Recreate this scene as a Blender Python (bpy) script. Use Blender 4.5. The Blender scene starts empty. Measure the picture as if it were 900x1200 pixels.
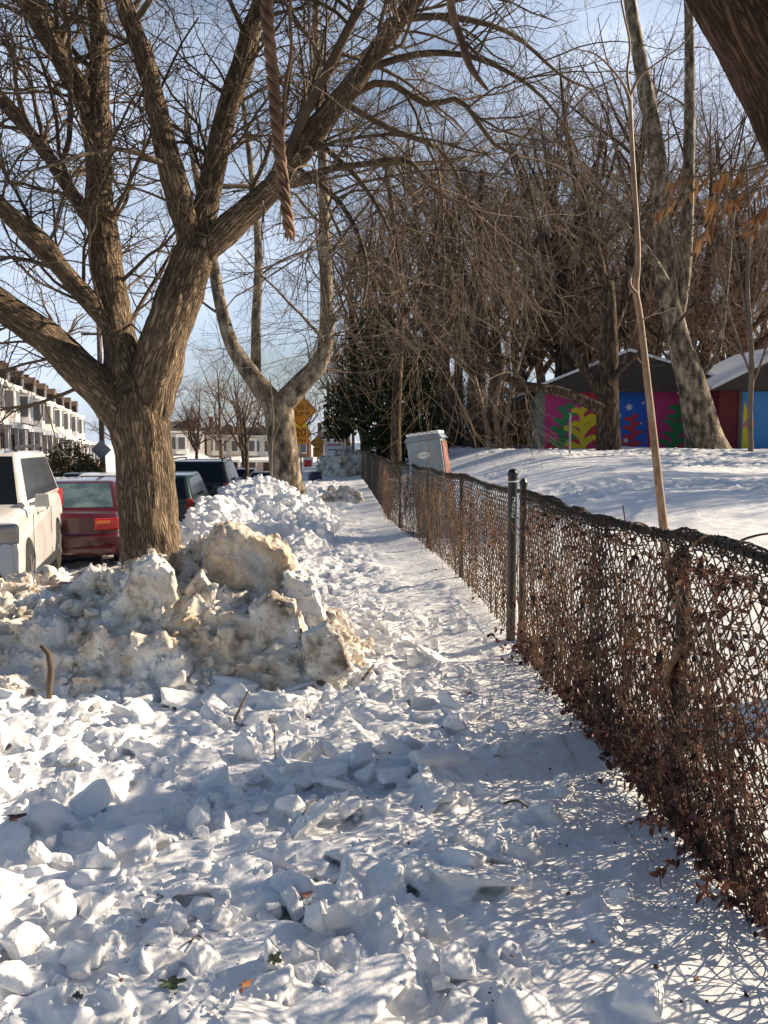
import bpy, bmesh, math, random
import numpy as np
from mathutils import Vector, Matrix, Euler
R = math.radians
S = bpy.context.scene
COL = S.collection
# ------------------------------------------------------------------ camera
CAM = np.array([0.0, 0.0, 1.58]); YAW = R(-3.38); PITCH = R(4.75); FPX = 1000.0
cd = bpy.data.cameras.new('camera'); cam = bpy.data.objects.new('camera', cd); COL.objects.link(cam)
cam.location = CAM; cam.rotation_euler = Euler((R(90) - PITCH, 0, YAW), 'XYZ')
cd.sensor_fit = 'VERTICAL'; cd.sensor_height = 36; cd.lens = 36 * FPX / 1200
cd.clip_start = 0.05; cd.clip_end = 3000
S.camera = cam
# ------------------------------------------------------------------ sky, sun, exposure
SUN_EL, SUN_AZ = R(26.5), R(18)          # azimuth measured from +X towards +Y
w = bpy.data.worlds.new('World'); S.world = w; w.use_nodes = True
wn = w.node_tree.nodes; wl = w.node_tree.links
sky = wn.new('ShaderNodeTexSky'); sky.sky_type = 'NISHITA'; sky.sun_disc = False
sky.sun_elevation = SUN_EL; sky.sun_rotation = R(90) - SUN_AZ
sky.air_density = 1.0; sky.dust_density = 1.0; sky.ozone_density = 1.6; sky.altitude = 50
tcw = wn.new('ShaderNodeTexCoord'); mpw = wn.new('ShaderNodeMapping'); mpw.inputs['Scale'].default_value = (1.6, 1.6, 4.5); wl.new(tcw.outputs['Generated'], mpw.inputs[0])
cn = wn.new('ShaderNodeTexNoise'); cn.inputs['Scale'].default_value = 1.7; cn.inputs['Detail'].default_value = 7; cn.inputs['Roughness'].default_value = .58; wl.new(mpw.outputs[0], cn.inputs[0])
crw = wn.new('ShaderNodeValToRGB'); crw.color_ramp.elements[0].position = .36; crw.color_ramp.elements[0].color = (.18, .18, .18, 1); crw.color_ramp.elements[1].position = .62; crw.color_ramp.elements[1].color = (.85, .85, .85, 1); wl.new(cn.outputs[0], crw.inputs[0])
mxw = wn.new('ShaderNodeMix'); mxw.data_type = 'RGBA'; dpw = wn.new('ShaderNodeVectorMath'); dpw.operation = 'DOT_PRODUCT'; wl.new(tcw.outputs['Generated'], dpw.inputs[0]); dpw.inputs[1].default_value = (.1, .85, -.4)
mrw = wn.new('ShaderNodeMapRange'); mrw.inputs[1].default_value = -.15; mrw.inputs[2].default_value = .55; wl.new(dpw.outputs['Value'], mrw.inputs[0])
mlw = wn.new('ShaderNodeMath'); mlw.operation = 'MULTIPLY'; wl.new(crw.outputs[0], mlw.inputs[0]); wl.new(mrw.outputs[0], mlw.inputs[1])
wl.new(mlw.outputs[0], mxw.inputs[0]); wl.new(sky.outputs[0], mxw.inputs[6]); mxw.inputs[7].default_value = (8.4, 9.6, 11.8, 1)
wl.new(mxw.outputs[2], wn['Background'].inputs[0]); wn['Background'].inputs[1].default_value = 0.06
sd = bpy.data.lights.new('sun', 'SUN'); sd.energy = 5.0; sd.angle = R(0.5); sd.color = (1.0, 0.83, 0.62)
so = bpy.data.objects.new('sun', sd); COL.objects.link(so)
SUNV = Vector((math.cos(SUN_AZ) * math.cos(SUN_EL), math.sin(SUN_AZ) * math.cos(SUN_EL), math.sin(SUN_EL)))
so.rotation_euler = (-SUNV).to_track_quat('-Z', 'Y').to_euler(); so.location = SUNV * 60
vs = S.view_settings; vs.view_transform = 'Standard'; vs.look = 'None'; vs.gamma = 1.0; vs.use_curve_mapping = False
vs.exposure = 0.78
S.cycles.max_bounces = 6; S.cycles.diffuse_bounces = 3; S.cycles.transparent_max_bounces = 8
S.cycles.use_denoising = True
# ------------------------------------------------------------------ numeric helpers
RMAT = np.array(cam.rotation_euler.to_matrix())
def ray(px, py): return RMAT @ np.array([(px - 450) / FPX, (600 - py) / FPX, -1.0])
def at(px, py, d):
    r = ray(px, py); return CAM + r * (d / r[1])
def on(px, py, z=0.0):
    r = ray(px, py); return CAM + r * ((z - CAM[2]) / r[2])
def smooth(a, b, x):
    t = np.clip((np.asarray(x, float) - a) / (b - a), 0, 1); return t * t * (3 - 2 * t)
def hash3(i, j, k, s=0):
    h = (i.astype(np.int64) * 374761393 + j.astype(np.int64) * 668265263 + k.astype(np.int64) * 2147483647 + s * 974634777) & 0x7fffffff
    h = ((h ^ (h >> 13)) * 1274126177) & 0x7fffffff
    h = ((h ^ (h >> 16)) * 668265263) & 0x7fffffff
    return ((h ^ (h >> 15)) & 0xffffff) / float(0xffffff)
def vnoise(p, s=0):
    p = np.asarray(p, float); i = np.floor(p).astype(np.int64); f = p - i; f = f * f * (3 - 2 * f); o = 0
    for a in (0, 1):
        for b in (0, 1):
            for c in (0, 1):
                wgt = (f[..., 0] if a else 1 - f[..., 0]) * (f[..., 1] if b else 1 - f[..., 1]) * (f[..., 2] if c else 1 - f[..., 2])
                o = o + wgt * hash3(i[..., 0] + a, i[..., 1] + b, i[..., 2] + c, s)
    return o * 2 - 1
def fbm(p, oct=3, s=0):
    o = 0; a = 1; p = np.asarray(p, float)
    for k in range(oct): o = o + a * vnoise(p * 2 ** k + 17.3 * k, s + k); a *= .5
    return o
def n2(x, y, sc, oct=3, s=0):
    return fbm(np.stack([x / sc, y / sc, np.zeros_like(x) + .5], -1), oct, s)
def slabs(x, y, cell, s=0):
    """broken crust: every Voronoi cell is a tilted slab; returns height in cell units"""
    gx = np.floor(x / cell).astype(np.int64); gy = np.floor(y / cell).astype(np.int64); z0 = np.zeros_like(gx)
    best = np.full(x.shape, 9e9); h = np.zeros_like(x); sec = np.full(x.shape, 9e9)
    for a in (-1, 0, 1):
        for b in (-1, 0, 1):
            i = gx + a; j = gy + b
            cx = (i + hash3(i, j, z0, s)) * cell; cy = (j + hash3(i, j, z0, s + 1)) * cell
            dx = (x - cx) / cell; dy = (y - cy) / cell; d = dx * dx + dy * dy
            hh = hash3(i, j, z0, s + 2) - .5 + dx * (hash3(i, j, z0, s + 3) - .5) * 1.5 + dy * (hash3(i, j, z0, s + 4) - .5) * 1.5
            m = d < best; sec = np.where(m, best, np.minimum(sec, d)); h = np.where(m, hh, h); best = np.where(m, d, best)
    edge = np.sqrt(sec) - np.sqrt(best)
    return h * smooth(0.0, .22, edge)
# ------------------------------------------------------------------ mesh helpers
def mesh_np(name, v, f, mat, parent=None, smooth_=True, mats=None):
    """v (n,3); f list of face arrays (m,k)"""
    me = bpy.data.meshes.new(name); v = np.asarray(v, np.float32)
    fs = [np.asarray(q, np.int32) for q in (f if isinstance(f, list) else [f]) if len(q)]
    me.vertices.add(len(v)); me.vertices.foreach_set('co', v.ravel())
    loops = np.concatenate([q.ravel() for q in fs]); tot = np.concatenate([np.full(len(q), q.shape[1], np.int32) for q in fs])
    me.loops.add(len(loops)); me.loops.foreach_set('vertex_index', loops)
    me.polygons.add(len(tot)); st = np.zeros(len(tot), np.int32); st[1:] = np.cumsum(tot)[:-1]
    me.polygons.foreach_set('loop_start', st); me.polygons.foreach_set('loop_total', tot)
    me.polygons.foreach_set('use_smooth', np.full(len(tot), smooth_, bool))
    me.update(calc_edges=True); me.validate()
    return link(name, me, mat, parent)
def link(name, me, mat, parent=None):
    o = bpy.data.objects.new(name, me); COL.objects.link(o)
    if mat and not me.materials: me.materials.append(mat)
    if parent: o.parent = parent
    return o
def tag(o, label=None, cat=None, group=None, kind=None):
    if label: o['label'] = label
    if cat: o['category'] = cat
    if group: o['group'] = group
    if kind: o['kind'] = kind
    return o
def empty(name, loc, rz=0, label=None, cat=None, group=None):
    o = bpy.data.objects.new(name, None); COL.objects.link(o); o.location = loc; o.rotation_euler = (0, 0, rz); o.empty_display_size = .2
    return tag(o, label, cat, group)
def dup(root, loc, rz=0, label=None, group=None, scale=None):
    r = root.copy(); COL.objects.link(r); r.location = loc; r.rotation_euler = (root.rotation_euler[0], root.rotation_euler[1], rz)
    if scale: r.scale = scale
    if label: r['label'] = label
    if group: r['group'] = group
    def kids(a, b):
        for ch in list(a.children):
            c = ch.copy(); COL.objects.link(c); c.parent = b; kids(ch, c)
    kids(root, r); return r
class MB:
    def __init__(s): s.v = []; s.f = {}; s.n = 0
    def add(s, v, faces):
        v = np.asarray(v, float); s.v.append(v)
        for q in faces: s.f.setdefault(len(q), []).append([i + s.n for i in q])
        s.n += len(v)
    def addnp(s, v, q):
        s.v.append(np.asarray(v, float)); q = np.asarray(q); s.f.setdefault(q.shape[1], []).extend((q + s.n).tolist()); s.n += len(v)
    def box(s, c, d, rz=0, taper=1.0, rot=None):
        x, y, z = np.array(d) / 2
        v = np.array([[a * x * (taper if e > 0 else 1), b * y * (taper if e > 0 else 1), e * z] for e in (-1, 1) for a, b in ((-1, -1), (1, -1), (1, 1), (-1, 1))])
        m = np.array(rot if rot is not None else Matrix.Rotation(rz, 3, 'Z'))
        s.add(v @ m.T + np.array(c), [(3, 2, 1, 0), (4, 5, 6, 7), (0, 1, 5, 4), (1, 2, 6, 5), (2, 3, 7, 6), (3, 0, 4, 7)]); return s
    def tube(s, pts, r, n=8):
        pts = np.asarray(pts, float); r = np.broadcast_to(np.asarray(r, float), (len(pts),))
        v, q, caps = tube_arrays(pts[None], r[None], n); s.addnp(v, q)
        k = len(pts); b = s.n - len(v)
        s.f.setdefault(n, []).append([b + i for i in range(n)][::-1]); s.f[n].append([b + (k - 1) * n + i for i in range(n)]); return s
    def poly(s, pts):
        s.add(pts, [tuple(range(len(pts)))]); return s
    def build(s, name, mat, parent=None, smooth_=False, bevel=0, seg=2):
        me = bpy.data.meshes.new(name)
        fs = [q for k in s.f for q in s.f[k]]
        me.from_pydata(np.concatenate(s.v).tolist(), [], fs); me.update()
        if bevel:
            bm = bmesh.new(); bm.from_mesh(me)
            es = [e for e in bm.edges if len(e.link_faces) == 2 and e.calc_face_angle(0) > .45]
            bmesh.ops.bevel(bm, geom=es, offset=bevel, segments=seg, profile=.5, affect='EDGES', clamp_overlap=True)
            bm.to_mesh(me); bm.free()
        if smooth_:
            me.polygons.foreach_set('use_smooth', np.ones(len(me.polygons), bool))
        return link(name, me, mat, parent)
def tube_arrays(P, Rd, n):
    """P (M,K,3), Rd (M,K) -> verts, quads of open tubes"""
    M, K, _ = P.shape
    T = np.gradient(P, axis=1) if K > 2 else np.repeat(P[:, 1:] - P[:, :1], 2, 1)
    T = T / (np.linalg.norm(T, axis=-1, keepdims=True) + 1e-9)
    avg = np.abs(T.mean(1)); ref = np.eye(3)[np.argmin(avg, -1)][:, None, :]
    e1 = np.cross(T, np.broadcast_to(ref, T.shape)); e1 /= (np.linalg.norm(e1, axis=-1, keepdims=True) + 1e-9)
    e2 = np.cross(T, e1); a = np.arange(n) * 2 * np.pi / n
    V = P[:, :, None, :] + Rd[:, :, None, None] * (np.cos(a)[None, None, :, None] * e1[:, :, None, :] + np.sin(a)[None, None, :, None] * e2[:, :, None, :])
    m = np.arange(M)[:, None, None] * K * n; k = np.arange(K - 1)[None, :, None] * n; i = np.arange(n)[None, None, :]; j = (i + 1) % n
    q = np.stack([m + k + i, m + k + j, m + k + n + j, m + k + n + i], -1).reshape(-1, 4)
    return V.reshape(-1, 3), q, None
def merge(parts):
    vs_, qs, b = [], [], 0
    for v, q in parts: vs_.append(v); qs.append(q + b); b += len(v)
    return np.concatenate(vs_), np.concatenate(qs)
def remesh(o, vox):
    m = o.modifiers.new('r', 'REMESH'); m.mode = 'VOXEL'; m.voxel_size = vox; m.use_smooth_shade = True
    dg = bpy.context.evaluated_depsgraph_get(); dg.update()
    me = bpy.data.meshes.new_from_object(o.evaluated_get(dg)); o.modifiers.clear(); old = o.data
    mats = list(old.materials); o.data = me; bpy.data.meshes.remove(old)
    if not me.materials and mats: me.materials.append(mats[0])
    me.polygons.foreach_set('use_smooth', np.ones(len(me.polygons), bool)); return o
def relax(o, it=2, f=.5):
    sm = o.modifiers.new('s', 'SMOOTH'); sm.iterations = it; sm.factor = f
    dg = bpy.context.evaluated_depsgraph_get(); dg.update(); me = bpy.data.meshes.new_from_object(o.evaluated_get(dg)); o.modifiers.clear(); o.data = me
    me.polygons.foreach_set('use_smooth', np.ones(len(me.polygons), bool)); return o
def get_v(me):
    a = np.empty(len(me.vertices) * 3, np.float32); me.vertices.foreach_get('co', a); return a.reshape(-1, 3).astype(float)
def get_n(me):
    a = np.empty(len(me.vertices) * 3, np.float32); me.vertices.foreach_get('normal', a); return a.reshape(-1, 3).astype(float)
def set_v(me, v): me.vertices.foreach_set('co', np.asarray(v, np.float32).ravel()); me.update()
# ------------------------------------------------------------------ materials
def mat(name, base, rough=.8, metal=0, bump=None, ramp=None, spec=None, coat=0, coords='Object', scale=(1, 1, 1), nscale=3., detail=6, sss=0, trans=0, attr=None):
    """ramp: list of (pos, colour) driven by noise; bump: (scale, strength, distance)"""
    m = bpy.data.materials.new(name); m.use_nodes = True; nt = m.node_tree; N = nt.nodes; L = nt.links; b = N['Principled BSDF']
    b.inputs['Base Color'].default_value = (*base, 1); b.inputs['Roughness'].default_value = rough; b.inputs['Metallic'].default_value = metal
    if spec is not None: b.inputs['Specular IOR Level'].default_value = spec
    if coat: b.inputs['Coat Weight'].default_value = coat; b.inputs['Coat Roughness'].default_value = .06
    if trans: b.inputs['Transmission Weight'].default_value = trans
    if sss: b.inputs['Subsurface Weight'].default_value = sss; b.inputs['Subsurface Radius'].default_value = (.03, .035, .04); b.inputs['Subsurface Scale'].default_value = .5
    if attr: tc = N.new('ShaderNodeAttribute'); tc.attribute_name = attr; src = tc.outputs['Vector']
    else: tc = N.new('ShaderNodeTexCoord'); src = tc.outputs[coords]
    mp = N.new('ShaderNodeMapping'); mp.inputs['Scale'].default_value = scale; L.new(src, mp.inputs[0])
    if ramp:
        t = N.new('ShaderNodeTexNoise'); t.inputs['Scale'].default_value = nscale; t.inputs['Detail'].default_value = detail; t.inputs['Roughness'].default_value = .65
        cr = N.new('ShaderNodeValToRGB'); L.new(mp.outputs[0], t.inputs[0]); L.new(t.outputs[0], cr.inputs[0])
        while len(cr.color_ramp.elements) < len(ramp): cr.color_ramp.elements.new(.5)
        for e, (p, c) in zip(cr.color_ramp.elements, ramp): e.position = p; e.color = (*c, 1)
        L.new(cr.outputs[0], b.inputs['Base Color'])
    if bump:
        prev = None
        for sc, st, di in (bump if isinstance(bump[0], tuple) else [bump]):
            t = N.new('ShaderNodeTexNoise'); t.inputs['Scale'].default_value = sc; t.inputs['Detail'].default_value = 5; L.new(mp.outputs[0], t.inputs[0])
            bp = N.new('ShaderNodeBump'); bp.inputs['Strength'].default_value = st; bp.inputs['Distance'].default_value = di
            L.new(t.outputs[0], bp.inputs['Height'])
            if prev: L.new(prev, bp.inputs['Normal'])
            prev = bp.outputs[0]
        L.new(prev, b.inputs['Normal'])
    return m
def bark_mat(name, dark, light, attr=None, scale=(1, 1, .25), vs_=26., dist=.02, extra=None):
    """ridged bark: stretched voronoi ridges broken by noise"""
    m = bpy.data.materials.new(name); m.use_nodes = True; N = m.node_tree.nodes; L = m.node_tree.links; b = N['Principled BSDF']
    b.inputs['Roughness'].default_value = .9; b.inputs['Specular IOR Level'].default_value = .2
    if attr: tc = N.new('ShaderNodeAttribute'); tc.attribute_name = attr; src = tc.outputs['Vector']
    else: tc = N.new('ShaderNodeTexCoord'); src = tc.outputs['Object']
    mp = N.new('ShaderNodeMapping'); mp.inputs['Scale'].default_value = scale; L.new(src, mp.inputs[0])
    nz = N.new('ShaderNodeTexNoise'); nz.inputs['Scale'].default_value = 7; nz.inputs['Detail'].default_value = 5; L.new(mp.outputs[0], nz.inputs[0])
    mx = N.new('ShaderNodeMix'); mx.data_type = 'VECTOR'; mx.inputs[0].default_value = .22
    L.new(mp.outputs[0], mx.inputs[4]); L.new(nz.outputs[1], mx.inputs[5])
    vo = N.new('ShaderNodeTexVoronoi'); vo.feature = 'DISTANCE_TO_EDGE'; vo.inputs['Scale'].default_value = vs_; L.new(mx.outputs[1], vo.inputs[0])
    cr = N.new('ShaderNodeValToRGB'); cr.color_ramp.elements[0].position = .0; cr.color_ramp.elements[0].color = (*dark, 1)
    cr.color_ramp.elements[1].position = .32; cr.color_ramp.elements[1].color = (*light, 1); L.new(vo.outputs[0], cr.inputs[0])
    n2_ = N.new('ShaderNodeTexNoise'); n2_.inputs['Scale'].default_value = 2.2; n2_.inputs['Detail'].default_value = 6; L.new(src, n2_.inputs[0])
    mm = N.new('ShaderNodeMix'); mm.data_type = 'RGBA'; mm.blend_type = 'MULTIPLY'; mm.inputs[0].default_value = .75
    c2 = N.new('ShaderNodeValToRGB'); c2.color_ramp.elements[0].position = .3; c2.color_ramp.elements[0].color = (.45, .43, .4, 1); c2.color_ramp.elements[1].position = .68; c2.color_ramp.elements[1].color = (1.25, 1.2, 1.12, 1)
    L.new(n2_.outputs[0], c2.inputs[0]); L.new(cr.outputs[0], mm.inputs[6]); L.new(c2.outputs[0], mm.inputs[7]); L.new(mm.outputs[2], b.inputs['Base Color'])
    ad = N.new('ShaderNodeMath'); ad.operation = 'ADD'; sc = N.new('ShaderNodeMath'); sc.operation = 'MULTIPLY'; sc.inputs[1].default_value = .35
    mn = N.new('ShaderNodeMath'); mn.operation = 'MINIMUM'; mn.inputs[1].default_value = .35; L.new(vo.outputs[0], mn.inputs[0])
    L.new(nz.outputs[0], sc.inputs[0]); L.new(mn.outputs[0], ad.inputs[0]); L.new(sc.outputs[0], ad.inputs[1])
    bp = N.new('ShaderNodeBump'); bp.inputs['Strength'].default_value = 1; bp.inputs['Distance'].default_value = dist * 3; L.new(ad.outputs[0], bp.inputs['Height']); L.new(bp.outputs[0], b.inputs['Normal'])
    return m
M = {}
M['snow'] = mat('snow', (.86, .87, .88), .65, spec=.25, ramp=[(.3, (.80, .815, .83)), (.7, (.88, .885, .89))], nscale=1.6, bump=[(20, .45, .025), (80, .5, .009)])
M['snow_chunk'] = mat('chunk_snow', (.86, .87, .88), .6, spec=.3, ramp=[(.25, (.74, .74, .73)), (.5, (.85, .855, .86)), (.75, (.89, .89, .89))], nscale=3.5, bump=[(14, .4, .02), (60, .3, .008), (200, .35, .003)])
M['dirty_snow'] = mat('dirty_snow', (.6, .57, .52), .7, spec=.2, ramp=[(.33, (.11, .085, .06)), (.41, (.38, .32, .25)), (.48, (.64, .59, .52)), (.62, (.80, .785, .76))], nscale=4.2, detail=12, bump=[(12, .7, .05), (45, .8, .02), (130, .6, .006)])
M['tan_ice'] = mat('tan_ice', (.6, .5, .37), .55, spec=.35, ramp=[(.3, (.40, .28, .165)), (.44, (.66, .52, .37)), (.56, (.78, .70, .59)), (.72, (.84, .82, .78))], nscale=4., detail=12, bump=[(12, .7, .05), (45, .8, .02), (130, .6, .006)])
M['heap_snow'] = mat('ploughed_snow', (.6, .57, .52), .7, spec=.2, ramp=[(.29, (.12, .09, .065)), (.39, (.42, .36, .29)), (.47, (.68, .64, .58)), (.58, (.82, .81, .79))], nscale=4.2, detail=12, bump=[(12, .6, .04), (45, .6, .016), (150, .5, .005)])
def stain(m):
    N = m.node_tree.nodes; L = m.node_tree.links; b = N['Principled BSDF']; src = b.inputs['Base Color'].links[0].from_socket; tc = N['Texture Coordinate']
    t = N.new('ShaderNodeTexNoise'); t.inputs['Scale'].default_value = 1.3; t.inputs['Detail'].default_value = 4; L.new(tc.outputs['Object'], t.inputs[0])
    c = N.new('ShaderNodeValToRGB'); c.color_ramp.elements[0].position = .46; c.color_ramp.elements[0].color = (1, 1, 1, 1); c.color_ramp.elements[1].position = .66; c.color_ramp.elements[1].color = (1, .87, .71, 1); L.new(t.outputs[0], c.inputs[0])
    x = N.new('ShaderNodeMix'); x.data_type = 'RGBA'; x.blend_type = 'MULTIPLY'; x.inputs[0].default_value = 1; L.new(src, x.inputs[6]); L.new(c.outputs[0], x.inputs[7]); L.new(x.outputs[2], b.inputs['Base Color'])
stain(M['heap_snow'])
M['asphalt'] = mat('asphalt', (.06, .06, .06), .8, ramp=[(.35, (.045, .045, .047)), (.6, (.09, .09, .09)), (.72, (.35, .35, .36))], nscale=.9)
M['bark'] = bark_mat('maple_bark', (.075, .055, .038), (.36, .275, .19), attr='bark', scale=(1, 1, .15), vs_=38, dist=.016)
M['bark2'] = bark_mat('dark_bark', (.03, .019, .014), (.13, .085, .06), attr='bark', scale=(1, 1, .12), vs_=34, dist=.012)
M['bark_far'] = bark_mat('brown_bark', (.045, .033, .024), (.21, .152, .108), scale=(1, 1, .2), vs_=9, dist=.03)
M['plane_bark'] = mat('plane_tree_bark', (.3, .28, .22), .85, ramp=[(.36, (.05, .036, .024)), (.45, (.14, .105, .07)), (.54, (.27, .21, .14)), (.66, (.50, .43, .31))], nscale=4.5, detail=3, scale=(1, 1, .5), bump=(9, .4, .03))
M['twig'] = mat('twig_bark', (.085, .06, .042), .85, ramp=[(.35, (.075, .052, .036)), (.65, (.19, .135, .092))], nscale=1.5)
M['twig_pale'] = mat('pale_twig_bark', (.2, .15, .11), .85, ramp=[(.35, (.13, .095, .068)), (.65, (.26, .20, .145))], nscale=1.5)
M['twig_olive'] = mat('olive_twig_bark', (.10, .08, .05), .85, ramp=[(.35, (.06, .043, .028)), (.65, (.17, .122, .078))], nscale=1.2)
M['twig_far'] = mat('brown_twigs', (.09, .065, .05), .9, ramp=[(.35, (.13, .088, .062)), (.65, (.25, .175, .125))], nscale=.4)
M['sapling'] = mat('smooth_tan_bark', (.34, .22, .13), .6, ramp=[(.38, (.13, .08, .05)), (.52, (.30, .19, .115)), (.66, (.40, .29, .19))], nscale=9, scale=(1, 1, .4), bump=(30, .4, .006))
M['rope'] = mat('twisted_vine_bark', (.16, .085, .055), .7, ramp=[(.35, (.085, .042, .022)), (.65, (.30, .16, .085))], nscale=9, bump=(40, .5, .005))
M['wire'] = mat('black_coated_wire', (.022, .018, .015), .55, ramp=[(.4, (.014, .012, .011)), (.65, (.05, .034, .024))], nscale=7)
M['post'] = mat('black_painted_steel', (.02, .02, .02), .35, ramp=[(.5, (.015, .015, .016)), (.75, (.05, .04, .034))], nscale=8)
M['vine'] = mat('dry_vine_stem', (.13, .085, .05), .8, ramp=[(.36, (.035, .024, .017)), (.5, (.12, .066, .04)), (.66, (.33, .20, .11))], nscale=5)
M['leaf'] = mat('dry_leaf', (.12, .055, .035), .7, ramp=[(.36, (.018, .013, .01)), (.45, (.09, .037, .028)), (.55, (.22, .08, .055)), (.67, (.48, .24, .14))], nscale=9, detail=2)
M['leaf_orange'] = mat('orange_dry_leaf', (.36, .17, .07), .7, ramp=[(.35, (.36, .15, .05)), (.65, (.62, .32, .12))], nscale=6)
M['leaf_dark'] = mat('dark_evergreen_leaf', (.025, .035, .015), .75, spec=.12, ramp=[(.35, (.012, .02, .009)), (.6, (.04, .055, .022)), (.75, (.09, .09, .035))], nscale=1.4)
M['leaf_green'] = mat('green_leaf', (.035, .06, .02), .4, ramp=[(.4, (.02, .035, .012)), (.6, (.06, .085, .03))], nscale=20)
M['leaf_olive'] = mat('olive_bush_leaf', (.06, .055, .025), .8, spec=.15, ramp=[(.35, (.05, .046, .02)), (.65, (.17, .145, .07))], nscale=2)
M['white_paint'] = mat('white_car_paint', (.72, .72, .70), .3, coat=.6, ramp=[(.35, (.58, .56, .53)), (.6, (.74, .735, .72))], nscale=1.3)
M['red_paint'] = mat('dark_red_car_paint', (.075, .007, .011), .3, coat=.7)
M['green_paint'] = mat('dark_green_car_paint', (.012, .04, .03), .3, coat=.7)
M['black_paint'] = mat('black_car_paint', (.012, .013, .016), .25, coat=.7)
M['silver_paint'] = mat('silver_car_paint', (.42, .43, .45), .3, metal=.5, coat=.5)
M['glass'] = mat('tinted_glass', (.012, .016, .02), .1, spec=.3)
M['glass_rear'] = mat('rear_window_glass', (.10, .16, .17), .08, spec=.6, ramp=[(.42, (.07, .12, .13)), (.58, (.16, .23, .24))], nscale=3)
M['tyre'] = mat('tyre_rubber', (.02, .02, .02), .85); M['rim'] = mat('alloy_rim', (.4, .4, .41), .35, metal=.8)
M['plastic'] = mat('black_trim', (.025, .025, .027), .55); M['chrome'] = mat('chrome', (.6, .6, .6), .2, metal=1)
M['lamp_red'] = mat('red_lens', (.45, .015, .012), .15, coat=.5); M['lamp_amber'] = mat('amber_lens', (.6, .17, .03), .15, coat=.5); M['lamp_clear'] = mat('clear_lens', (.35, .35, .34), .12, metal=.3, coat=.6)
M['plate'] = mat('plate_white', (.6, .62, .65), .5)
M['wall_white'] = mat('white_siding', (.72, .71, .68), .7, ramp=[(.4, (.62, .61, .58)), (.6, (.76, .75, .72))], nscale=.8)
M['wall_cream'] = mat('cream_stucco', (.6, .56, .47), .8, ramp=[(.4, (.5, .46, .39)), (.6, (.64, .6, .5))], nscale=.7)
M['brick'] = mat('brick', (.22, .10, .07), .85, ramp=[(.4, (.15, .07, .05)), (.6, (.26, .13, .09))], nscale=6)
M['roof'] = mat('dark_shingle', (.07, .06, .055), .9, ramp=[(.4, (.05, .042, .04)), (.6, (.10, .085, .075))], nscale=4)
M['trim'] = mat('white_trim', (.78, .77, .74), .5); M['window'] = mat('window_glass', (.11, .115, .13), .15, spec=.6)
M['wood'] = mat('pole_wood', (.16, .11, .075), .85, ramp=[(.4, (.1, .07, .05)), (.6, (.2, .14, .1))], nscale=4, scale=(4, 4, .3))
M['sign_orange'] = mat('orange_sign_face', (.75, .30, .015), .5); M['sign_yellow'] = mat('yellow_sign_face', (.75, .62, .03), .5); M['black'] = mat('black_lettering', (.015, .015, .015), .6)
M['metal'] = mat('galvanised_steel', (.3, .3, .31), .45, metal=.7); M['white'] = mat('white_marking', (.78, .78, .76), .6); M['redmark'] = mat('red_marking', (.5, .03, .03), .6)
M['cab_blue'] = mat('grey_blue_plastic', (.27, .34, .39), .5, ramp=[(.4, (.22, .28, .33)), (.65, (.32, .39, .44))], nscale=3); M['cab_red'] = mat('rust_red_plastic', (.26, .085, .055), .6, ramp=[(.4, (.18, .06, .04)), (.65, (.32, .12, .08))], nscale=5)
M['magenta'] = mat('magenta_wall_paint', (.55, .05, .21), .75); M['blue'] = mat('blue_wall_paint', (.025, .13, .58), .75); M['mred'] = mat('red_wall_paint', (.55, .04, .05), .75)
M['mgreen'] = mat('green_wall_paint', (.035, .26, .09), .75); M['myellow'] = mat('yellow_wall_paint', (.75, .60, .03), .75); M['maroon'] = mat('maroon_wall_paint', (.16, .02, .025), .75)
M['mpink'] = mat('pink_wall_paint', (.6, .17, .25), .75); M['msky'] = mat('light_blue_wall_paint', (.06, .25, .60), .75); M['mpurple'] = mat('purple_wall_paint', (.2, .05, .22), .75)
M['greygreen'] = mat('grey_green_wall', (.22, .24, .20), .8); M['fascia'] = mat('dark_brown_fascia', (.06, .045, .038), .8, ramp=[(.4, (.045, .034, .03)), (.6, (.085, .065, .055))], nscale=5, scale=(1, 1, 6))
M['bin'] = mat('dark_blue_plastic', (.02, .025, .05), .5)

# ------------------------------------------------------------------ terrain
FY = np.array([-2, 5.6, 6.42, 8.6, 11.9, 14.2, 16.0, 19, 27, 40.]); FX = np.array([1.40, 1.39, 1.36, 1.40, 1.34, 1.2, 1.06, 1.1, 1.13, 1.2])
def fx(y): return np.interp(y, FY, FX)
def road_z(y): return -0.43 - 0.033 * np.clip(y - 12, 0, 130)
def base_h(x, y):
    x = np.asarray(x, float); y = np.asarray(y, float)
    f = fx(y)
    yard = 1.15 * smooth(3, 30, y) * smooth(0, 5.5, x - f) + .12 * smooth(.3, 2.2, x - f)
    yard = yard + .12 * n2(x, y, 5., 2, 3) * smooth(.5, 3, x - f)
    drift = .08 * np.exp(-((x - f) / .35) ** 2) * smooth(4.5, 8, y)
    edge = -2.75 - .35 * smooth(8.5, 6, y) * 8
    rd = smooth(.55, -.15, x - edge)
    far = smooth(-9.2, -10.5, x + .153 * (y - 0))          # house-side pavement
    z = yard + drift + .05 * n2(x, y, 1.6, 3, 5)
    rz = road_z(y) + .06 * n2(x, y, 1.1, 3, 8) + far * .25
    z = z * (1 - rd) + rz * rd
    z = z - 3.2 * smooth(60, 130, y) * (1 - rd) * smooth(6, 0, x)
    return z
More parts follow.
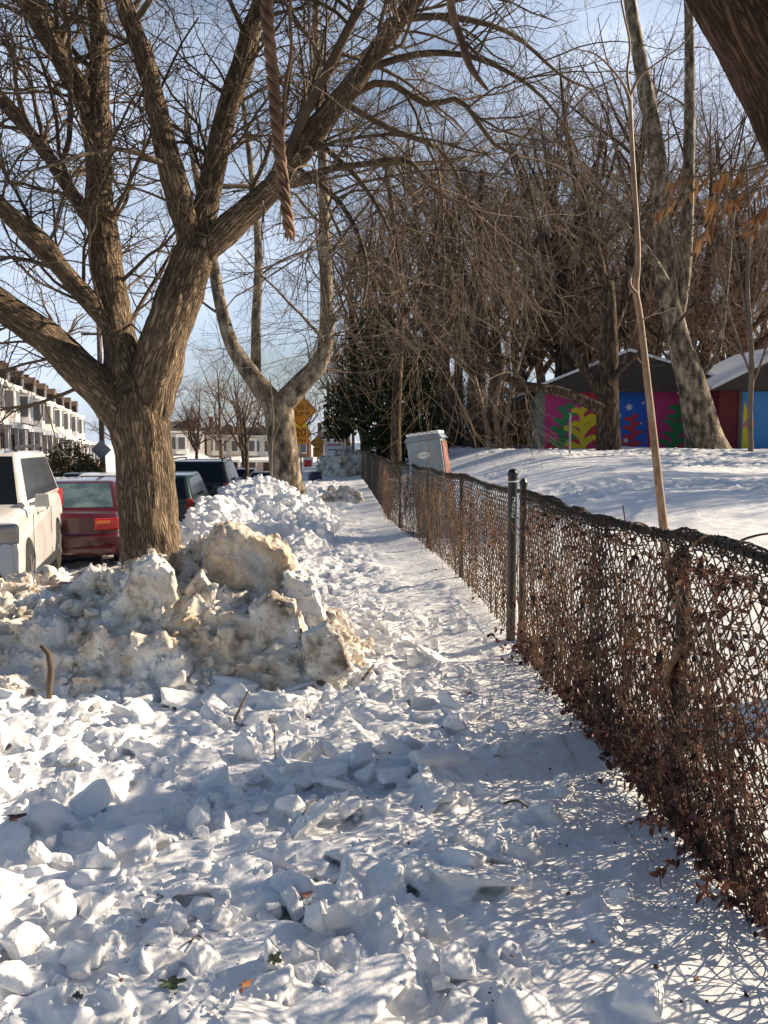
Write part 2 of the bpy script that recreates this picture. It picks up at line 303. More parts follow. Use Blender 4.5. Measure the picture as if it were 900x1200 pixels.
def rough_mask(x, y):
    f = fx(y); path = smooth(-.35, -1.25, x - f + .35 * n2(x, y, 1.2, 2, 31) + .0)
    path = np.maximum(path, .07 * smooth(.1, -.3, x - f))
    yard = smooth(.1, .45, n2(x, y, 3.2, 2, 21) + .35 * smooth(10, 16, y) * smooth(4, 8, x) - .1) * smooth(1.5, 3.5, x - f) * .8
    return np.where(x < f, path, yard)
ZX0, ZX1, ZY0, ZY1 = -4.6, 1.30, .9, 9.2
def zone(x, y, m=0.0): return smooth(ZX0 + m, ZX0 + m + .3, x) * smooth(ZX1 - m, ZX1 - m - .12, x) * smooth(ZY0 + m, ZY0 + m + .3, y) * smooth(ZY1 - m, ZY1 - m - .5, y)
def terr(x, y):
    x = np.asarray(x, float); y = np.asarray(y, float)
    r = rough_mask(x, y) * (1 - smooth(30, 70, y) * .7)
    h = base_h(x, y) + r * (.085 * slabs(x, y, .42, 40) + .07 * slabs(x + .1 * n2(x, y, .3, 1, 4), y, .2, 50) + .035 * slabs(x, y, .1, 60)) + .012 * n2(x, y, .22, 3, 9)
    return h
def tz(x, y): return float(base_h(np.array([x]), np.array([y]))[0])
na, nd = 760, 900
aa = np.linspace(-1, 1, na); aa = np.sign(aa) * (np.abs(aa) * .45 + .9 * np.abs(aa) ** 5)
OY = -2.2
dd = np.exp(np.linspace(np.log(1.9), np.log(95), nd)); dd = np.concatenate([dd, np.exp(np.linspace(np.log(98), np.log(1500), 40))])
AX, DY = np.meshgrid(aa, dd); GX = AX * DY * 1.45; GY = OY + DY
GZ = terr(GX, GY) - .16 * zone(GX, GY, .12) * (GX > -9)
vv = np.stack([GX, GY, GZ], -1).reshape(-1, 3); nr = len(dd)
idx = np.arange(nr * na).reshape(nr, na)
q = np.stack([idx[:-1, :-1], idx[:-1, 1:], idx[1:, 1:], idx[1:, :-1]], -1).reshape(-1, 4)
tag(mesh_np('snow_ground', vv, q, M['snow']), kind='structure')
# road sheet: worn asphalt and slush between the snow
ry = np.linspace(7.5, 128, 150); rx = np.linspace(0, 1, 30)
RY, RX = np.meshgrid(ry, rx, indexing='ij'); RXX = -2.95 - RX * 7.2 * np.ones_like(RY) - RX * .153 * np.clip(RY - 14, 0, 200)
RZ = road_z(RY) + .006 + .10 * (n2(RXX, RY, 1.6, 3, 77) - .15)
idx = np.arange(RY.size).reshape(RY.shape); q = np.stack([idx[:-1, :-1], idx[1:, :-1], idx[1:, 1:], idx[:-1, 1:]], -1).reshape(-1, 4)
tag(mesh_np('road', np.stack([RXX, RY, RZ], -1).reshape(-1, 3), q, M['asphalt']), kind='structure')
# ------------------------------------------------------------------ broken snow
rng = np.random.default_rng(7)
def hull(pts):
    bm = bmesh.new()
    for p in pts: bm.verts.new(p)
    r = bmesh.ops.convex_hull(bm, input=bm.verts); bmesh.ops.delete(bm, geom=list({g for g in r['geom_interior'] + r['geom_unused'] if isinstance(g, bmesh.types.BMVert)}), context='VERTS')
    bmesh.ops.triangulate(bm, faces=bm.faces[:]); bm.verts.ensure_lookup_table(); bm.verts.index_update()
    v = np.array([x.co[:] for x in bm.verts]); f = np.array([[x.index for x in g.verts] for g in bm.faces]); bm.free(); return v, f
CH = []
for k in range(36):
    n = rng.integers(13, 24); p = rng.uniform(-1, 1, (n, 3)) * np.array([1, rng.uniform(.6, 1), rng.uniform(.4, .8)])
    CH.append(hull(p))
def rot_batch(n, tilt):
    a = rng.uniform(0, 2 * np.pi, n); b = rng.normal(0, tilt, n); c = rng.normal(0, tilt, n); out = []
    for i in range(n): out.append(np.array(Euler((b[i], c[i], a[i])).to_matrix()))
    return out
def chunk_cloud(xy, size, z, tilt=.55, mb=None):
    parts = []; rots = rot_batch(len(xy), tilt)
    for i in range(len(xy)):
        v, f = CH[rng.integers(len(CH))]
        parts.append(((v * size[i]) @ rots[i].T + np.array([xy[i][0], xy[i][1], z[i]]), f))
    return merge(parts)
# slab of near snow
gx = np.arange(ZX0, ZX1 + .01, .03); gy = np.arange(ZY0, ZY1 + .01, .03); XX, YY = np.meshgrid(gx, gy)
ZZ = base_h(XX, YY) + .012 * n2(XX, YY, .22, 3, 9) + .05 * rough_mask(XX, YY) * (slabs(XX, YY, .5, 40) + .5 * slabs(XX, YY, .22, 51)) + .018 * n2(XX, YY * 2.2, .5, 2, 91)
ZZ = ZZ - .13 * (1 - zone(XX, YY))
nyy, nxx = XX.shape; top = np.stack([XX, YY, ZZ], -1).reshape(-1, 3); bot = top.copy(); bot[:, 2] = -.75; NT = len(top)
idx = np.arange(NT).reshape(nyy, nxx); qt = np.stack([idx[:-1, :-1], idx[:-1, 1:], idx[1:, 1:], idx[1:, :-1]], -1).reshape(-1, 4)
qb = qt[:, ::-1] + NT; ring = np.concatenate([idx[0, :-1], idx[:-1, -1], idx[-1, :0:-1], idx[:0:-1, 0]]); rn = np.roll(ring, -1)
qs = np.stack([ring, ring + NT, rn + NT, rn], -1)
n = 13500; cx = rng.uniform(ZX0 + .3, ZX1 - .15, n); cy = ZY0 + .2 + (ZY1 - ZY0 - .9) * rng.uniform(0, 1, n)
dens = rough_mask(cx, cy) * (.35 + .65 * smooth(-.35, .45, n2(cx, cy, .9, 2, 12))); keep = rng.uniform(0, 1, n) < dens
cx, cy = cx[keep], cy[keep]; size = np.clip(rng.lognormal(-3.28, .52, len(cx)), .012, .12)
cz = base_h(cx, cy) + size * rng.uniform(-.15, .5, len(cx)) * .7
vc, fc = chunk_cloud(np.stack([cx, cy], -1), size, cz, .36)
n = 420; px_ = rng.uniform(ZX0 + .4, ZX1 - .3, n); py_ = ZY0 + .4 + (ZY1 - ZY0 - 1.4) * rng.uniform(0, 1, n); k = rng.uniform(0, 1, n) < rough_mask(px_, py_) ** 2 * (.3 + .7 * (n2(px_, py_, .8, 2, 14) > 0)); px_, py_ = px_[k], py_[k]; ps = rng.uniform(.09, .19, len(px_)); pvs = []
for i, m_ in enumerate(rot_batch(len(px_), .3)):
    v_, f_ = CH[rng.integers(len(CH))]; pvs.append(((v_ * ps[i] * np.array([1, 1, .42])) @ m_.T + np.array([px_[i], py_[i], float(base_h(px_[i:i + 1], py_[i:i + 1])[0]) + ps[i] * .28]), f_))
vc, fc = merge([(vc, fc)] + pvs)
vall = np.concatenate([top, bot, vc]); tri = fc + 2 * NT
near = mesh_np('trampled_snow', vall, [qt, qb, qs, tri], M['snow_chunk'])
remesh(near, .0078); relax(near, 5); v = get_v(near.data); nn = get_n(near.data)
v += nn * (.006 * fbm(v / .12, 2, 5) + .003 * vnoise(v / np.array([.035, .035, .02]), 19))[:, None]; set_v(near.data, v)
tag(near, kind='structure')
# loose chunks lying on the trampled snow, individually
def chunk_mesh(k, seedoff=0):
    v, f = CH[k % len(CH)]
    o = mesh_np('snow_chunk', v * .1, f, M['snow_chunk']); remesh(o, .0058); relax(o, 6); vv = get_v(o.data); nn = get_n(o.data)
    vv += nn * (.0035 * fbm(vv / .045 + k * 3.1, 3, k))[:, None]; set_v(o.data, vv); return o
protos = [chunk_mesh(k) for k in range(12)]; used = set()
n = 0; tries = 0
while n < 240 and tries < 5000:
    tries += 1
    x = rng.uniform(-2.8, 1.1); y = 2.3 + 5.2 * rng.uniform(0, 1) ** 1.2
    if rng.uniform() > float(rough_mask(np.array([x]), np.array([y]))[0]) or (y > 4.9 and x < .25): continue
    k = int(rng.integers(12)); o = protos[k] if k not in used else protos[k].copy()
    if k in used: COL.objects.link(o)
    used.add(k); s = float(np.clip(rng.lognormal(-.72, .35), .28, .95)); o.scale = (s, s, s)
    o.rotation_euler = (rng.normal(0, .5), rng.normal(0, .5), rng.uniform(0, 6.28)); o.location = (x, y, tz(x, y) + .045 * s + .02)
    tag(o, 'broken chunk of white snow crust lying on the trampled path', 'snow chunk', 'loose snow chunks on the trampled path'); n += 1
for k in range(12):
    if k not in used: bpy.data.objects.remove(protos[k])
# crumbs of snow and specks of dirt nobody could count
n = 9000; cx = rng.uniform(-3.4, 1.2, n); cy = 2.2 + 7.2 * rng.uniform(0, 1, n) ** 1.3
k = (rng.uniform(0, 1, n) < (.06 + rough_mask(cx, cy)) * smooth(-.3, .4, n2(cx, cy, .5, 2, 33))) & (cx < fx(cy) - .05); cx, cy = cx[k], cy[k]
nv_ = get_v(near.data); cell = .04; key = (np.floor((nv_[:, 0] + 8) / cell).astype(int) * 4000 + np.floor(nv_[:, 1] / cell).astype(int)); order = np.lexsort((nv_[:, 2], key)); ks = key[order]; last = np.append(np.nonzero(np.diff(ks))[0], len(ks) - 1); uk = ks[last]; uz = nv_[order[last], 2]
def topz(x, y):
    q_ = np.floor((np.asarray(x) + 8) / cell).astype(int) * 4000 + np.floor(np.asarray(y) / cell).astype(int); i = np.clip(np.searchsorted(uk, q_), 0, len(uk) - 1); return np.where(uk[i] == q_, uz[i], base_h(np.asarray(x, float), np.asarray(y, float)))
sz = np.clip(rng.lognormal(-4.55, .45, len(cx)), .005, .026); vc, fc = chunk_cloud(np.stack([cx, cy], -1), sz, topz(cx, cy) - .004, 1.)
tag(mesh_np('snow_crumbs', vc, fc, M['snow_chunk'], None, False), kind='stuff')
n = 220; cx = np.concatenate([rng.uniform(-2.6, 1.2, n // 2), 1.35 - np.abs(rng.normal(0, .4, n // 2))]); cy = 2.2 + 6 * rng.uniform(0, 1, n) ** 1.4; sz = np.clip(rng.lognormal(-5.3, .5, n), .003, .010)
vc, fc = chunk_cloud(np.stack([cx, cy], -1), sz, topz(cx, cy) + .002, .4); SPECK = (vc, fc)
# ------------------------------------------------------------------ snow piles
def pile(name, mats, domes, n, smin, smax, vox, seed, label, amp=.02, deep=-.5, blocks=()):
    """domes: (x, y, rx, ry, h, rot)"""
    global rng
    rng = np.random.default_rng(seed); parts = []
    def hgt(x, y):
        h = np.full(np.shape(x), -9.)
        for (ox, oy, rx_, ry_, hh, ro) in domes:
            dx, dy = x - ox, y - oy; u = (dx * np.cos(ro) + dy * np.sin(ro)) / rx_; v_ = (-dx * np.sin(ro) + dy * np.cos(ro)) / ry_
            r2 = u * u + v_ * v_; h = np.maximum(h, np.where(r2 < 1, base_h(x, y) - .1 + (hh + .1) * (1 - r2 ** 1.1) ** .75, -9))
        return h
    lo = np.array([min(d[0] - max(d[2], d[3]) for d in domes), min(d[1] - max(d[2], d[3]) for d in domes)]); hi = np.array([max(d[0] + max(d[2], d[3]) for d in domes), max(d[1] + max(d[2], d[3]) for d in domes)])
    for (ox, oy, rx_, ry_, hh, ro) in domes:
        ph = np.linspace(0, 2 * np.pi, 48, endpoint=False); rr = np.linspace(0.02, 1, 16)
        PH, RR = np.meshgrid(ph, rr); lx = RR * np.cos(PH) * rx_; ly = RR * np.sin(PH) * ry_
        X = ox + lx * np.cos(ro) - ly * np.sin(ro); Y = oy + lx * np.sin(ro) + ly * np.cos(ro)
        Z = base_h(X, Y) - .1 + (hh + .1) * np.clip(1 - RR ** 2.2, 0, 1) ** .75
        t = np.stack([X, Y, Z], -1).reshape(-1, 3); b = t.copy(); b[:, 2] = deep + base_h(X, Y).min(); T = len(t); ii = np.arange(T).reshape(16, 48); jj = np.roll(ii, -1, 1)
        qq = np.stack([ii[:-1], ii[1:], jj[1:], jj[:-1]], -1).reshape(-1, 4); side = np.stack([ii[-1], ii[-1] + T, jj[-1] + T, jj[-1]], -1)
        t0 = np.stack([ii[0], jj[0], np.full(48, 2 * T)], -1)
        vt = np.concatenate([t, b, [[X[0].mean(), Y[0].mean(), Z[0].max()]], [[X[0].mean(), Y[0].mean(), b[0, 2]]]])
        parts.append((vt, [qq, qq[:, ::-1] + T, side], [t0, np.stack([jj[0] + T, ii[0] + T, np.full(48, 2 * T + 1)], -1)]))
    V = []; Q = []; TR = []; b = 0
    for vt, qs_, ts in parts:
        V.append(vt); Q += [k + b for k in qs_]; TR += [k + b for k in ts]; b += len(vt)
    x = rng.uniform(lo[0], hi[0], n); y = rng.uniform(lo[1], hi[1], n); h = hgt(x, y); k = h > -5; x, y, h = x[k], y[k], h[k]
    m = n // 2; di = rng.integers(0, len(domes), m); aa_ = rng.uniform(0, 2 * np.pi, m); rr_ = rng.uniform(.55, 1.04, m); D_ = np.array(domes)[di]
    lx = rr_ * np.cos(aa_) * D_[:, 2]; ly = rr_ * np.sin(aa_) * D_[:, 3]; xs = D_[:, 0] + lx * np.cos(D_[:, 5]) - ly * np.sin(D_[:, 5]); ys_ = D_[:, 1] + lx * np.sin(D_[:, 5]) + ly * np.cos(D_[:, 5])
    hs = base_h(xs, ys_) - .1 + (D_[:, 4] + .1) * np.clip(1 - rr_ ** 2.2, 0, 1) ** .75; ok = hs > hgt(xs, ys_) - .12; x = np.concatenate([x, xs[ok]]); y = np.concatenate([y, ys_[ok]]); h = np.concatenate([h, np.maximum(hs[ok], base_h(xs[ok], ys_[ok]) - .02)])
    s = np.clip(smin * np.exp(rng.exponential(.5, len(x))), smin, smax); vc, fc = chunk_cloud(np.stack([x, y], -1), s, h + s * .15, .9)
    V.append(vc); TR.append(fc + b); b += len(vc)
    for bv, bf in blocks: V.append(bv); TR.append(bf + b); b += len(bv)
    o = mesh_np(name, np.concatenate(V), [np.concatenate(Q), np.concatenate(TR)], mats); remesh(o, vox)
    v = get_v(o.data); nn = get_n(o.data); v += nn * (amp * fbm(v / .16, 3, seed) + amp * .6 * vnoise(v / .045, seed + 3))[:, None]; set_v(o.data, v)
    return tag(o, label, 'snow pile')
def block_hull(outline, df, db, shrink=.85):
    c = np.mean(np.array(outline, float), 0); pts = []
    for (px, py) in outline:
        pts.append(at(px, py, df + .1)); pts.append(at(c[0] + (px - c[0]) * shrink, c[1] + (py - c[1]) * shrink, df)); pts.append(at(c[0] + (px - c[0]) * .95, c[1] + (py - c[1]) * .95, db))
    return hull(pts)
def block(outline, df, db, mt, parent, seed, amp=.022, shrink=.85):
    v, f = block_hull(outline, df, db, shrink); o = mesh_np('frozen_block', v, f, mt, parent); remesh(o, .011); vv = get_v(o.data); nn = get_n(o.data)
    vv += nn * (amp * fbm(vv / .13, 4, seed) + .3 * amp * vnoise(vv / .035, seed + 9) - amp * 2.2 * np.clip(fbm(vv / .28, 2, seed + 4) - .05, 0, 1))[:, None]; set_v(o.data, vv); return o
HB = [block_hull(*a) for a in (
    ([(292, 712), (318, 692), (348, 702), (354, 740), (356, 768), (322, 780), (298, 764)], 5.55, 6.1),
    ([(356, 742), (380, 728), (402, 750), (414, 785), (390, 802), (360, 792)], 5.35, 5.9),
    ([(140, 690), (160, 658), (180, 648), (205, 668), (212, 705), (190, 730), (160, 748), (144, 720)], 5.7, 6.3),
    ([(232, 745), (262, 712), (296, 722), (298, 765), (262, 780)], 5.6, 6.1), ([(215, 690), (236, 668), (252, 690), (248, 730), (220, 735)], 5.8, 6.3), ([(80, 690), (105, 664), (140, 672), (150, 700), (110, 715)], 6.1, 6.6), ([(335, 668), (368, 680), (384, 725), (352, 748), (330, 720)], 5.75, 6.4))]
pl = pile('snow_pile', M['heap_snow'], [(-1.05, 6.35, 1.25, 1.05, .62, 0), (-2.3, 6.4, 1.35, 1.15, .46, .1), (-.46, 6.05, .66, .75, .40, 0), (-3.7, 6.3, 1.4, 1.1, .26, 0), (-.78, 6.6, .72, .6, .80, .2)], 4200, .024, .14, .0115, 3,
          'large dirty heap of ploughed snow and ice in front of the big tree', .014, blocks=HB)
block([(232, 700), (238, 640), (254, 618), (266, 612), (290, 626), (334, 640), (350, 668), (368, 690), (386, 738), (345, 750), (280, 740)], 6.0, 6.8, M['tan_ice'], pl, 1, .04)['label'] = 'tall tan stained slab of ice on top of the heap'
pv = get_v(pl.data); pk = pv[(rng.integers(0, len(pv), 9000))]; pk = pk[pk[:, 2] > base_h(pk[:, 0], pk[:, 1]) - .02][:4200]; sz = np.clip(rng.lognormal(-4.15, .5, len(pk)), .007, .05)
tag(mesh_np('loose_crumbs', *chunk_cloud(pk[:, :2], sz, pk[:, 2] + sz * .1, 1.), M['heap_snow'], pl, False), kind='stuff')
p2 = pile('snow_pile', M['snow_chunk'], [(-2.3, 15.2, 1.0, 1.5, .52, 0), (-1.5, 13.6, .8, 1.4, .28, 0)], 1300, .03, .14, .025, 5, 'rounded white snow mound right behind the big tree trunk beside the dark green car', .03)
p3 = pile('snow_pile', M['snow_chunk'], [(-1.75, 19.3, 1.1, 2.6, .72, 0), (-.75, 17.2, .8, 2.2, .42, 0), (-.5, 14.0, .55, 2.0, .24, 0)], 2600, .035, .18, .026, 6, 'long rough bank of cleared snow along the left side of the path', .035)
p4 = pile('snow_pile', M['dirty_snow'], [(.55, 39, 1.3, 1.6, .95, 0)], 250, .1, .35, .05, 8, 'distant grey snow heap at the far end of the path', .04)
p5 = pile('snow_pile', M['dirty_snow'], [(.15, 22.5, .55, .8, .32, 0)], 120, .06, .2, .025, 9, 'small heap of dirty snow lumps on the path beyond the long bank', .025)
rng = np.random.default_rng(70)
tag(mesh_np('leaf_litter', *SPECK, M['leaf'], None, False), kind='stuff')
# curved dark stick poking out of the heap
tag(MB().tube([at(48, 757, 5.2), at(57, 766, 5.18), at(60, 785, 5.16), at(58, 805, 5.14), at(57, 835, 5.15)], [.012, .018, .02, .018, .016], 8).build('bent_stick', M['twig'], smooth_=True), 'dark hooked stick poking up at the left foot of the dirty heap', 'stick')

# ------------------------------------------------------------------ trees: growth in bulk
def grow(st, dr, ln, r0, r1, n, wander, trop, rg):
    Mn = len(st); P = np.zeros((Mn, n, 3)); P[:, 0] = st; d = dr / np.linalg.norm(dr, axis=1, keepdims=True)
    for k in range(1, n):
        d = d + rg.normal(0, wander, (Mn, 3)) + np.asarray(trop); d /= np.linalg.norm(d, axis=1, keepdims=True); P[:, k] = P[:, k - 1] + d * (ln / (n - 1))[:, None]
    t = np.linspace(0, 1, n)[None]; return P, r0[:, None] * (1 - t) + r1[:, None] * t
def spawn(P, Rd, per, tmin, tmax, ang, rg, up=0.):
    """children starts along the parents; ang = spread of the angle to the parent"""
    Mn, K, _ = P.shape; ln = np.linalg.norm(np.diff(P, axis=1), axis=2).sum(1); cnt = rg.poisson(per * ln) if np.isscalar(per) else np.full(Mn, per[0])
    par = np.repeat(np.arange(Mn), cnt); t = rg.uniform(tmin, tmax, len(par)) * (K - 1); k = np.minimum(t.astype(int), K - 2); f = (t - k)[:, None]
    st = P[par, k] * (1 - f) + P[par, k + 1] * f; T = P[par, k + 1] - P[par, k]; T /= np.linalg.norm(T, axis=1, keepdims=True) + 1e-9
    rv = rg.normal(0, 1, (len(par), 3)); rv[:, 2] += up; rv -= (rv * T).sum(1, keepdims=True) * T; rv /= np.linalg.norm(rv, axis=1, keepdims=True) + 1e-9
    a = rg.uniform(ang[0], ang[1], len(par))[:, None]; pr = Rd[par, k] * (1 - f[:, 0]) + Rd[par, k + 1] * f[:, 0]
    return st, T * np.cos(a) + rv * np.sin(a), pr, t / (K - 1)
def resample(pts, rad, n):
    pts = np.asarray(pts, float); rad = np.asarray(rad, float); m = len(pts); s = np.linspace(0, m - 1, n); i = np.clip(s.astype(int), 0, m - 2); f = (s - i)[:, None]
    p0 = pts[np.clip(i - 1, 0, m - 1)]; p1 = pts[i]; p2 = pts[i + 1]; p3 = pts[np.clip(i + 2, 0, m - 1)]
    P = .5 * ((2 * p1) + (-p0 + p2) * f + (2 * p0 - 5 * p1 + 4 * p2 - p3) * f ** 2 + (-p0 + 3 * p1 - 3 * p2 + p3) * f ** 3)
    return P, np.interp(s, np.arange(m), rad)
def tubes(groups, sides):
    return merge([tube_arrays(P, Rd, sd_)[:2] for (P, Rd), sd_ in zip(groups, sides) if len(P)])
def bark_attr(o, limbs, seed=0):
    v = get_v(o.data); best = np.full(len(v), 9e9); out = np.zeros((len(v), 3))
    for li, (P, Rd) in enumerate(limbs):
        sl = np.linalg.norm(np.diff(P, axis=0), axis=1); cs = np.concatenate([[0], np.cumsum(sl)])
        T = P[-1] - P[0]; T /= np.linalg.norm(T); e1 = np.cross(T, [.3, 1, .1]); e1 /= np.linalg.norm(e1); e2 = np.cross(T, e1)
        for k in range(len(P) - 1):
            a = P[k]; ab = P[k + 1] - a; t = np.clip(((v - a) @ ab) / (ab @ ab), 0, 1); c = a + t[:, None] * ab; dv = v - c; dist = np.linalg.norm(dv, axis=1) - (Rd[k] * (1 - t) + Rd[k + 1] * t)
            m = dist < best; best[m] = dist[m]
            loc = np.stack([dv @ e1, dv @ e2, cs[k] + t * sl[k] + li * 3.7], -1); out[m] = loc[m]
    at_ = o.data.attributes.new('bark', 'FLOAT_VECTOR', 'POINT'); at_.data.foreach_set('vector', out.astype(np.float32).ravel())
def solid_limbs(name, limbs, vox, mt, parent, flare=None, bump=.012, seed=1):
    mb = MB(); dense = []
    for P, Rd in limbs:
        Pd, Rr = resample(P, Rd, max(6, len(P) * 5)); dense.append((Pd, Rr)); mb.tube(Pd, Rr, 14)
    if flare is not None: mb.addnp(*flare)
    o = mb.build(name, mt, parent); remesh(o, vox)
    sm = o.modifiers.new('s', 'SMOOTH'); sm.iterations = 6; sm.factor = .5
    dg = bpy.context.evaluated_depsgraph_get(); dg.update(); me = bpy.data.meshes.new_from_object(o.evaluated_get(dg)); o.modifiers.clear(); o.data = me
    me.polygons.foreach_set('use_smooth', np.ones(len(me.polygons), bool))
    bark_attr(o, dense); v = get_v(me); nn = get_n(me); a = np.empty(len(v) * 3, np.float32); me.attributes['bark'].data.foreach_get('vector', a); a = a.reshape(-1, 3)
    v += nn * (bump * fbm(a / np.array([.06, .06, .3]), 3, seed) + bump * 1.6 * fbm(v / .35, 2, seed + 5))[:, None]; set_v(me, v); return o, dense
def bushy(limbs, rg, b1=1.0, l1=(1., 2.6), b2=3.0, l2=(.5, 1.2), b3=5.5, l3=(.18, .5), droop=-.02, tr=.0022, tmin=.15, upb=.4):
    P0 = []; R0 = []
    for P, Rd in limbs:
        p, r = resample(P, Rd, 14); P0.append(p); R0.append(r)
    P0 = np.array(P0); R0 = np.array(R0)
    st, d, pr, t = spawn(P0, R0, b1, tmin, 1, (.5, 1.3), rg, upb); ln = rg.uniform(*l1, len(st)); r0 = np.minimum(pr * .5, .006 + ln * .009 * rg.uniform(.7, 1.5, len(ln)))
    P1 = grow(st, d, ln, r0, r0 * .3, 9, .16, (0, 0, droop), rg)
    st, d, pr, t = spawn(*P1, b2, .1, 1, (.4, 1.2), rg, .1); ln = rg.uniform(*l2, len(st)) * (1.15 - .5 * t); r0 = np.minimum(pr * .65, .011)
    P2 = grow(st, d, ln, r0, r0 * .4, 6, .2, (0, 0, droop * 1.5), rg)
    st, d, pr, t = spawn(*P2, b3, .1, 1, (.4, 1.2), rg, 0); ln = rg.uniform(*l3, len(st)); r0 = np.minimum(pr * .7, tr * 1.6)
    P3 = grow(st, d, ln, r0, np.full(len(r0), tr * .7), 4, .22, (0, 0, droop), rg)
    return [P1, P2, P3], [5, 4, 3]
def to_local(a, o): return np.asarray(a, float) - np.array(o)[None]
# ---- the big maple at left
TB = np.array([-2.13, 10.0, -.05])
def L(pp, rr): return (np.array([at(px, py, d) for px, py, d in pp]) - TB, np.array(rr))
trunk = L([(180, 690, 10), (178, 650, 10), (173, 590, 10), (168, 530, 10), (163, 490, 10), (160, 462, 10)], [.47, .37, .345, .345, .36, .33])
A = L([(150, 492, 9.95), (112, 452, 9.9), (62, 402, 9.8), (0, 357, 9.6), (-70, 312, 9.4), (-150, 250, 9.2)], [.24, .22, .19, .175, .15, .11])
A2 = L([(142, 398, 10.1), (112, 362, 10), (62, 302, 9.8), (0, 240, 9.5), (-60, 190, 9.2)], [.12, .125, .12, .105, .08])
B = L([(155, 470, 10), (141, 400, 10.1), (124, 305, 10.2), (116, 200, 10.2), (112, 130, 10.2), (118, 60, 10.3), (108, -20, 10.4), (95, -120, 10.5)], [.3, .21, .19, .175, .165, .12, .1, .07])
B2 = L([(114, 150, 10.2), (90, 100, 10.1), (58, 45, 10), (20, -20, 9.8), (-20, -90, 9.6)], [.14, .135, .12, .11, .08])
C = L([(172, 478, 10), (192, 400, 9.9), (214, 335, 9.85), (232, 290, 9.8)], [.30, .265, .25, .22])
C1 = L([(230, 305, 9.8), (207, 225, 9.7), (188, 145, 9.6), (168, 65, 9.5), (145, 0, 9.4), (122, -80, 9.2)], [.17, .145, .13, .12, .1, .07])
C2 = L([(234, 290, 9.8), (246, 220, 9.9), (264, 140, 10), (288, 60, 10.1), (312, -20, 10.2), (330, -100, 10.3)], [.16, .145, .14, .13, .12, .08])
C3 = L([(236, 298, 9.8), (280, 256, 9.7), (328, 210, 9.5), (372, 150, 9.3), (420, 90, 9.1), (470, 20, 8.9), (510, -50, 8.7)], [.19, .175, .15, .135, .12, .10, .07])
D = L([(130, 290, 10.2), (92, 238, 10.3), (50, 172, 10.5), (0, 118, 10.7), (-60, 70, 10.9)], [.09, .1, .095, .085, .06])
E = L([(330, 215, 9.5), (350, 150, 9.2), (390, 70, 9), (440, -30, 8.7)], [.06, .055, .05, .04])
F = L([(310, 225, 9.6), (380, 200, 9.2), (430, 192, 8.9), (478, 188, 8.8), (512, 226, 8.6), (556, 248, 8.5), (580, 300, 8.4)], [.045, .04, .032, .026, .02, .015, .008])
G = L([(400, 118, 9.2), (450, 96, 9.2), (500, 122, 9.2), (540, 118, 9.2), (578, 168, 9.1), (612, 190, 9.1), (630, 260, 9.)], [.045, .04, .034, .03, .022, .016, .008])
G2 = L([(345, 195, 9.4), (400, 240, 9.0), (430, 310, 8.7), (420, 380, 8.5)], [.035, .028, .02, .008])
maple = empty('maple_tree', TB, 0, 'big brown trunked bare tree forking low in front of the parked red car', 'tree')
B, B2, C1, C2, C3, A2, D = [(p, r * .92) for p, r in (B, B2, C1, C2, C3, A2, D)]
C3 = (C3[0], C3[1] * .9); trunk = (trunk[0], trunk[1] * .96)
limbs = [trunk, A, A2, B, B2, C, C1, C2, C3, D]
_, dense = solid_limbs('trunk', limbs, .022, M['bark'], maple, bump=.014)
rg = np.random.default_rng(11)
gr, sd_ = bushy([A, A2, B, B2, C1, C2, C3, D, E, F, G, G2], rg, b1=5.0, l1=(.9, 2.8), b2=4.6, l2=(.4, 1.2), b3=6.5, l3=(.2, .6), droop=-.03, tr=.003)
sp = [L([(430, 80, 9.05), (500, 62, 9), (570, 72, 8.9), (640, 118, 8.8), (690, 200, 8.7)], [.04, .034, .026, .016, .006]), L([(400, 118, 9.2), (455, 150, 9.3), (520, 180, 9.4), (550, 250, 9.4), (560, 330, 9.3)], [.04, .034, .026, .016, .006]), L([(365, 160, 9.3), (420, 210, 9.1), (456, 270, 8.9), (470, 340, 8.8)], [.035, .028, .018, .006]), L([(470, 22, 8.9), (530, 20, 9), (600, 40, 9.2), (660, 90, 9.4), (710, 110, 9.5)], [.04, .034, .024, .016, .006])]
g2_, sd2_ = bushy(sp, rg, b1=3.6, l1=(.6, 1.8), b2=4.4, l2=(.35, 1.), b3=6., l3=(.15, .5), droop=-.02, tr=.003)
sp_ = [resample(p, r, 16) for p, r in sp]; gr += g2_ + [(np.array([a for a, _ in sp_]), np.array([b for _, b in sp_]))]; sd_ = sd_ + sd2_ + [7]
ex = [resample(p, r, 16) for p, r in (E, F, G, G2)]
exg = (np.array([e[0] for e in ex]), np.array([e[1] for e in ex]))
mesh_np('crown', *tubes([exg] + gr, [8] + sd_), M['twig_olive'], maple)
# ---- leaning trunk at top right, its limb over the path, dry leaves
LB = np.array([3.25, 4.8, .1])
lean = empty('leaning_tree', LB, 0, 'thick dark trunk leaning in at the top right corner with rusty dry leaves', 'tree')
lt = (np.array([(3.25, 4.8, -.1), (3.2, 4.8, 1.1), (2.98, 4.75, 2.3), (2.54, 4.62, 3.31), (1.98, 4.5, 4.1), (1.3, 4.4, 5.1), (.8, 4.5, 6.6)]) - LB, np.array([.27, .205, .2, .25, .245, .22, .16]))
l2 = (np.array([(1.5, 4.42, 4.75), (.9, 4.3, 4.75), (.2, 4.15, 4.62), (-.35, 4.05, 4.55), (-.9, 3.9, 4.7)]) - LB, np.array([.13, .11, .09, .07, .04]))
l3 = (np.array([(1.3, 4.4, 5.1), (1.9, 5.2, 6.4), (2.6, 6.0, 7.6)]) - LB, np.array([.13, .11, .07]))
solid_limbs('trunk', [lt, l2, l3], .02, M['bark2'], lean, bump=.016, seed=4)
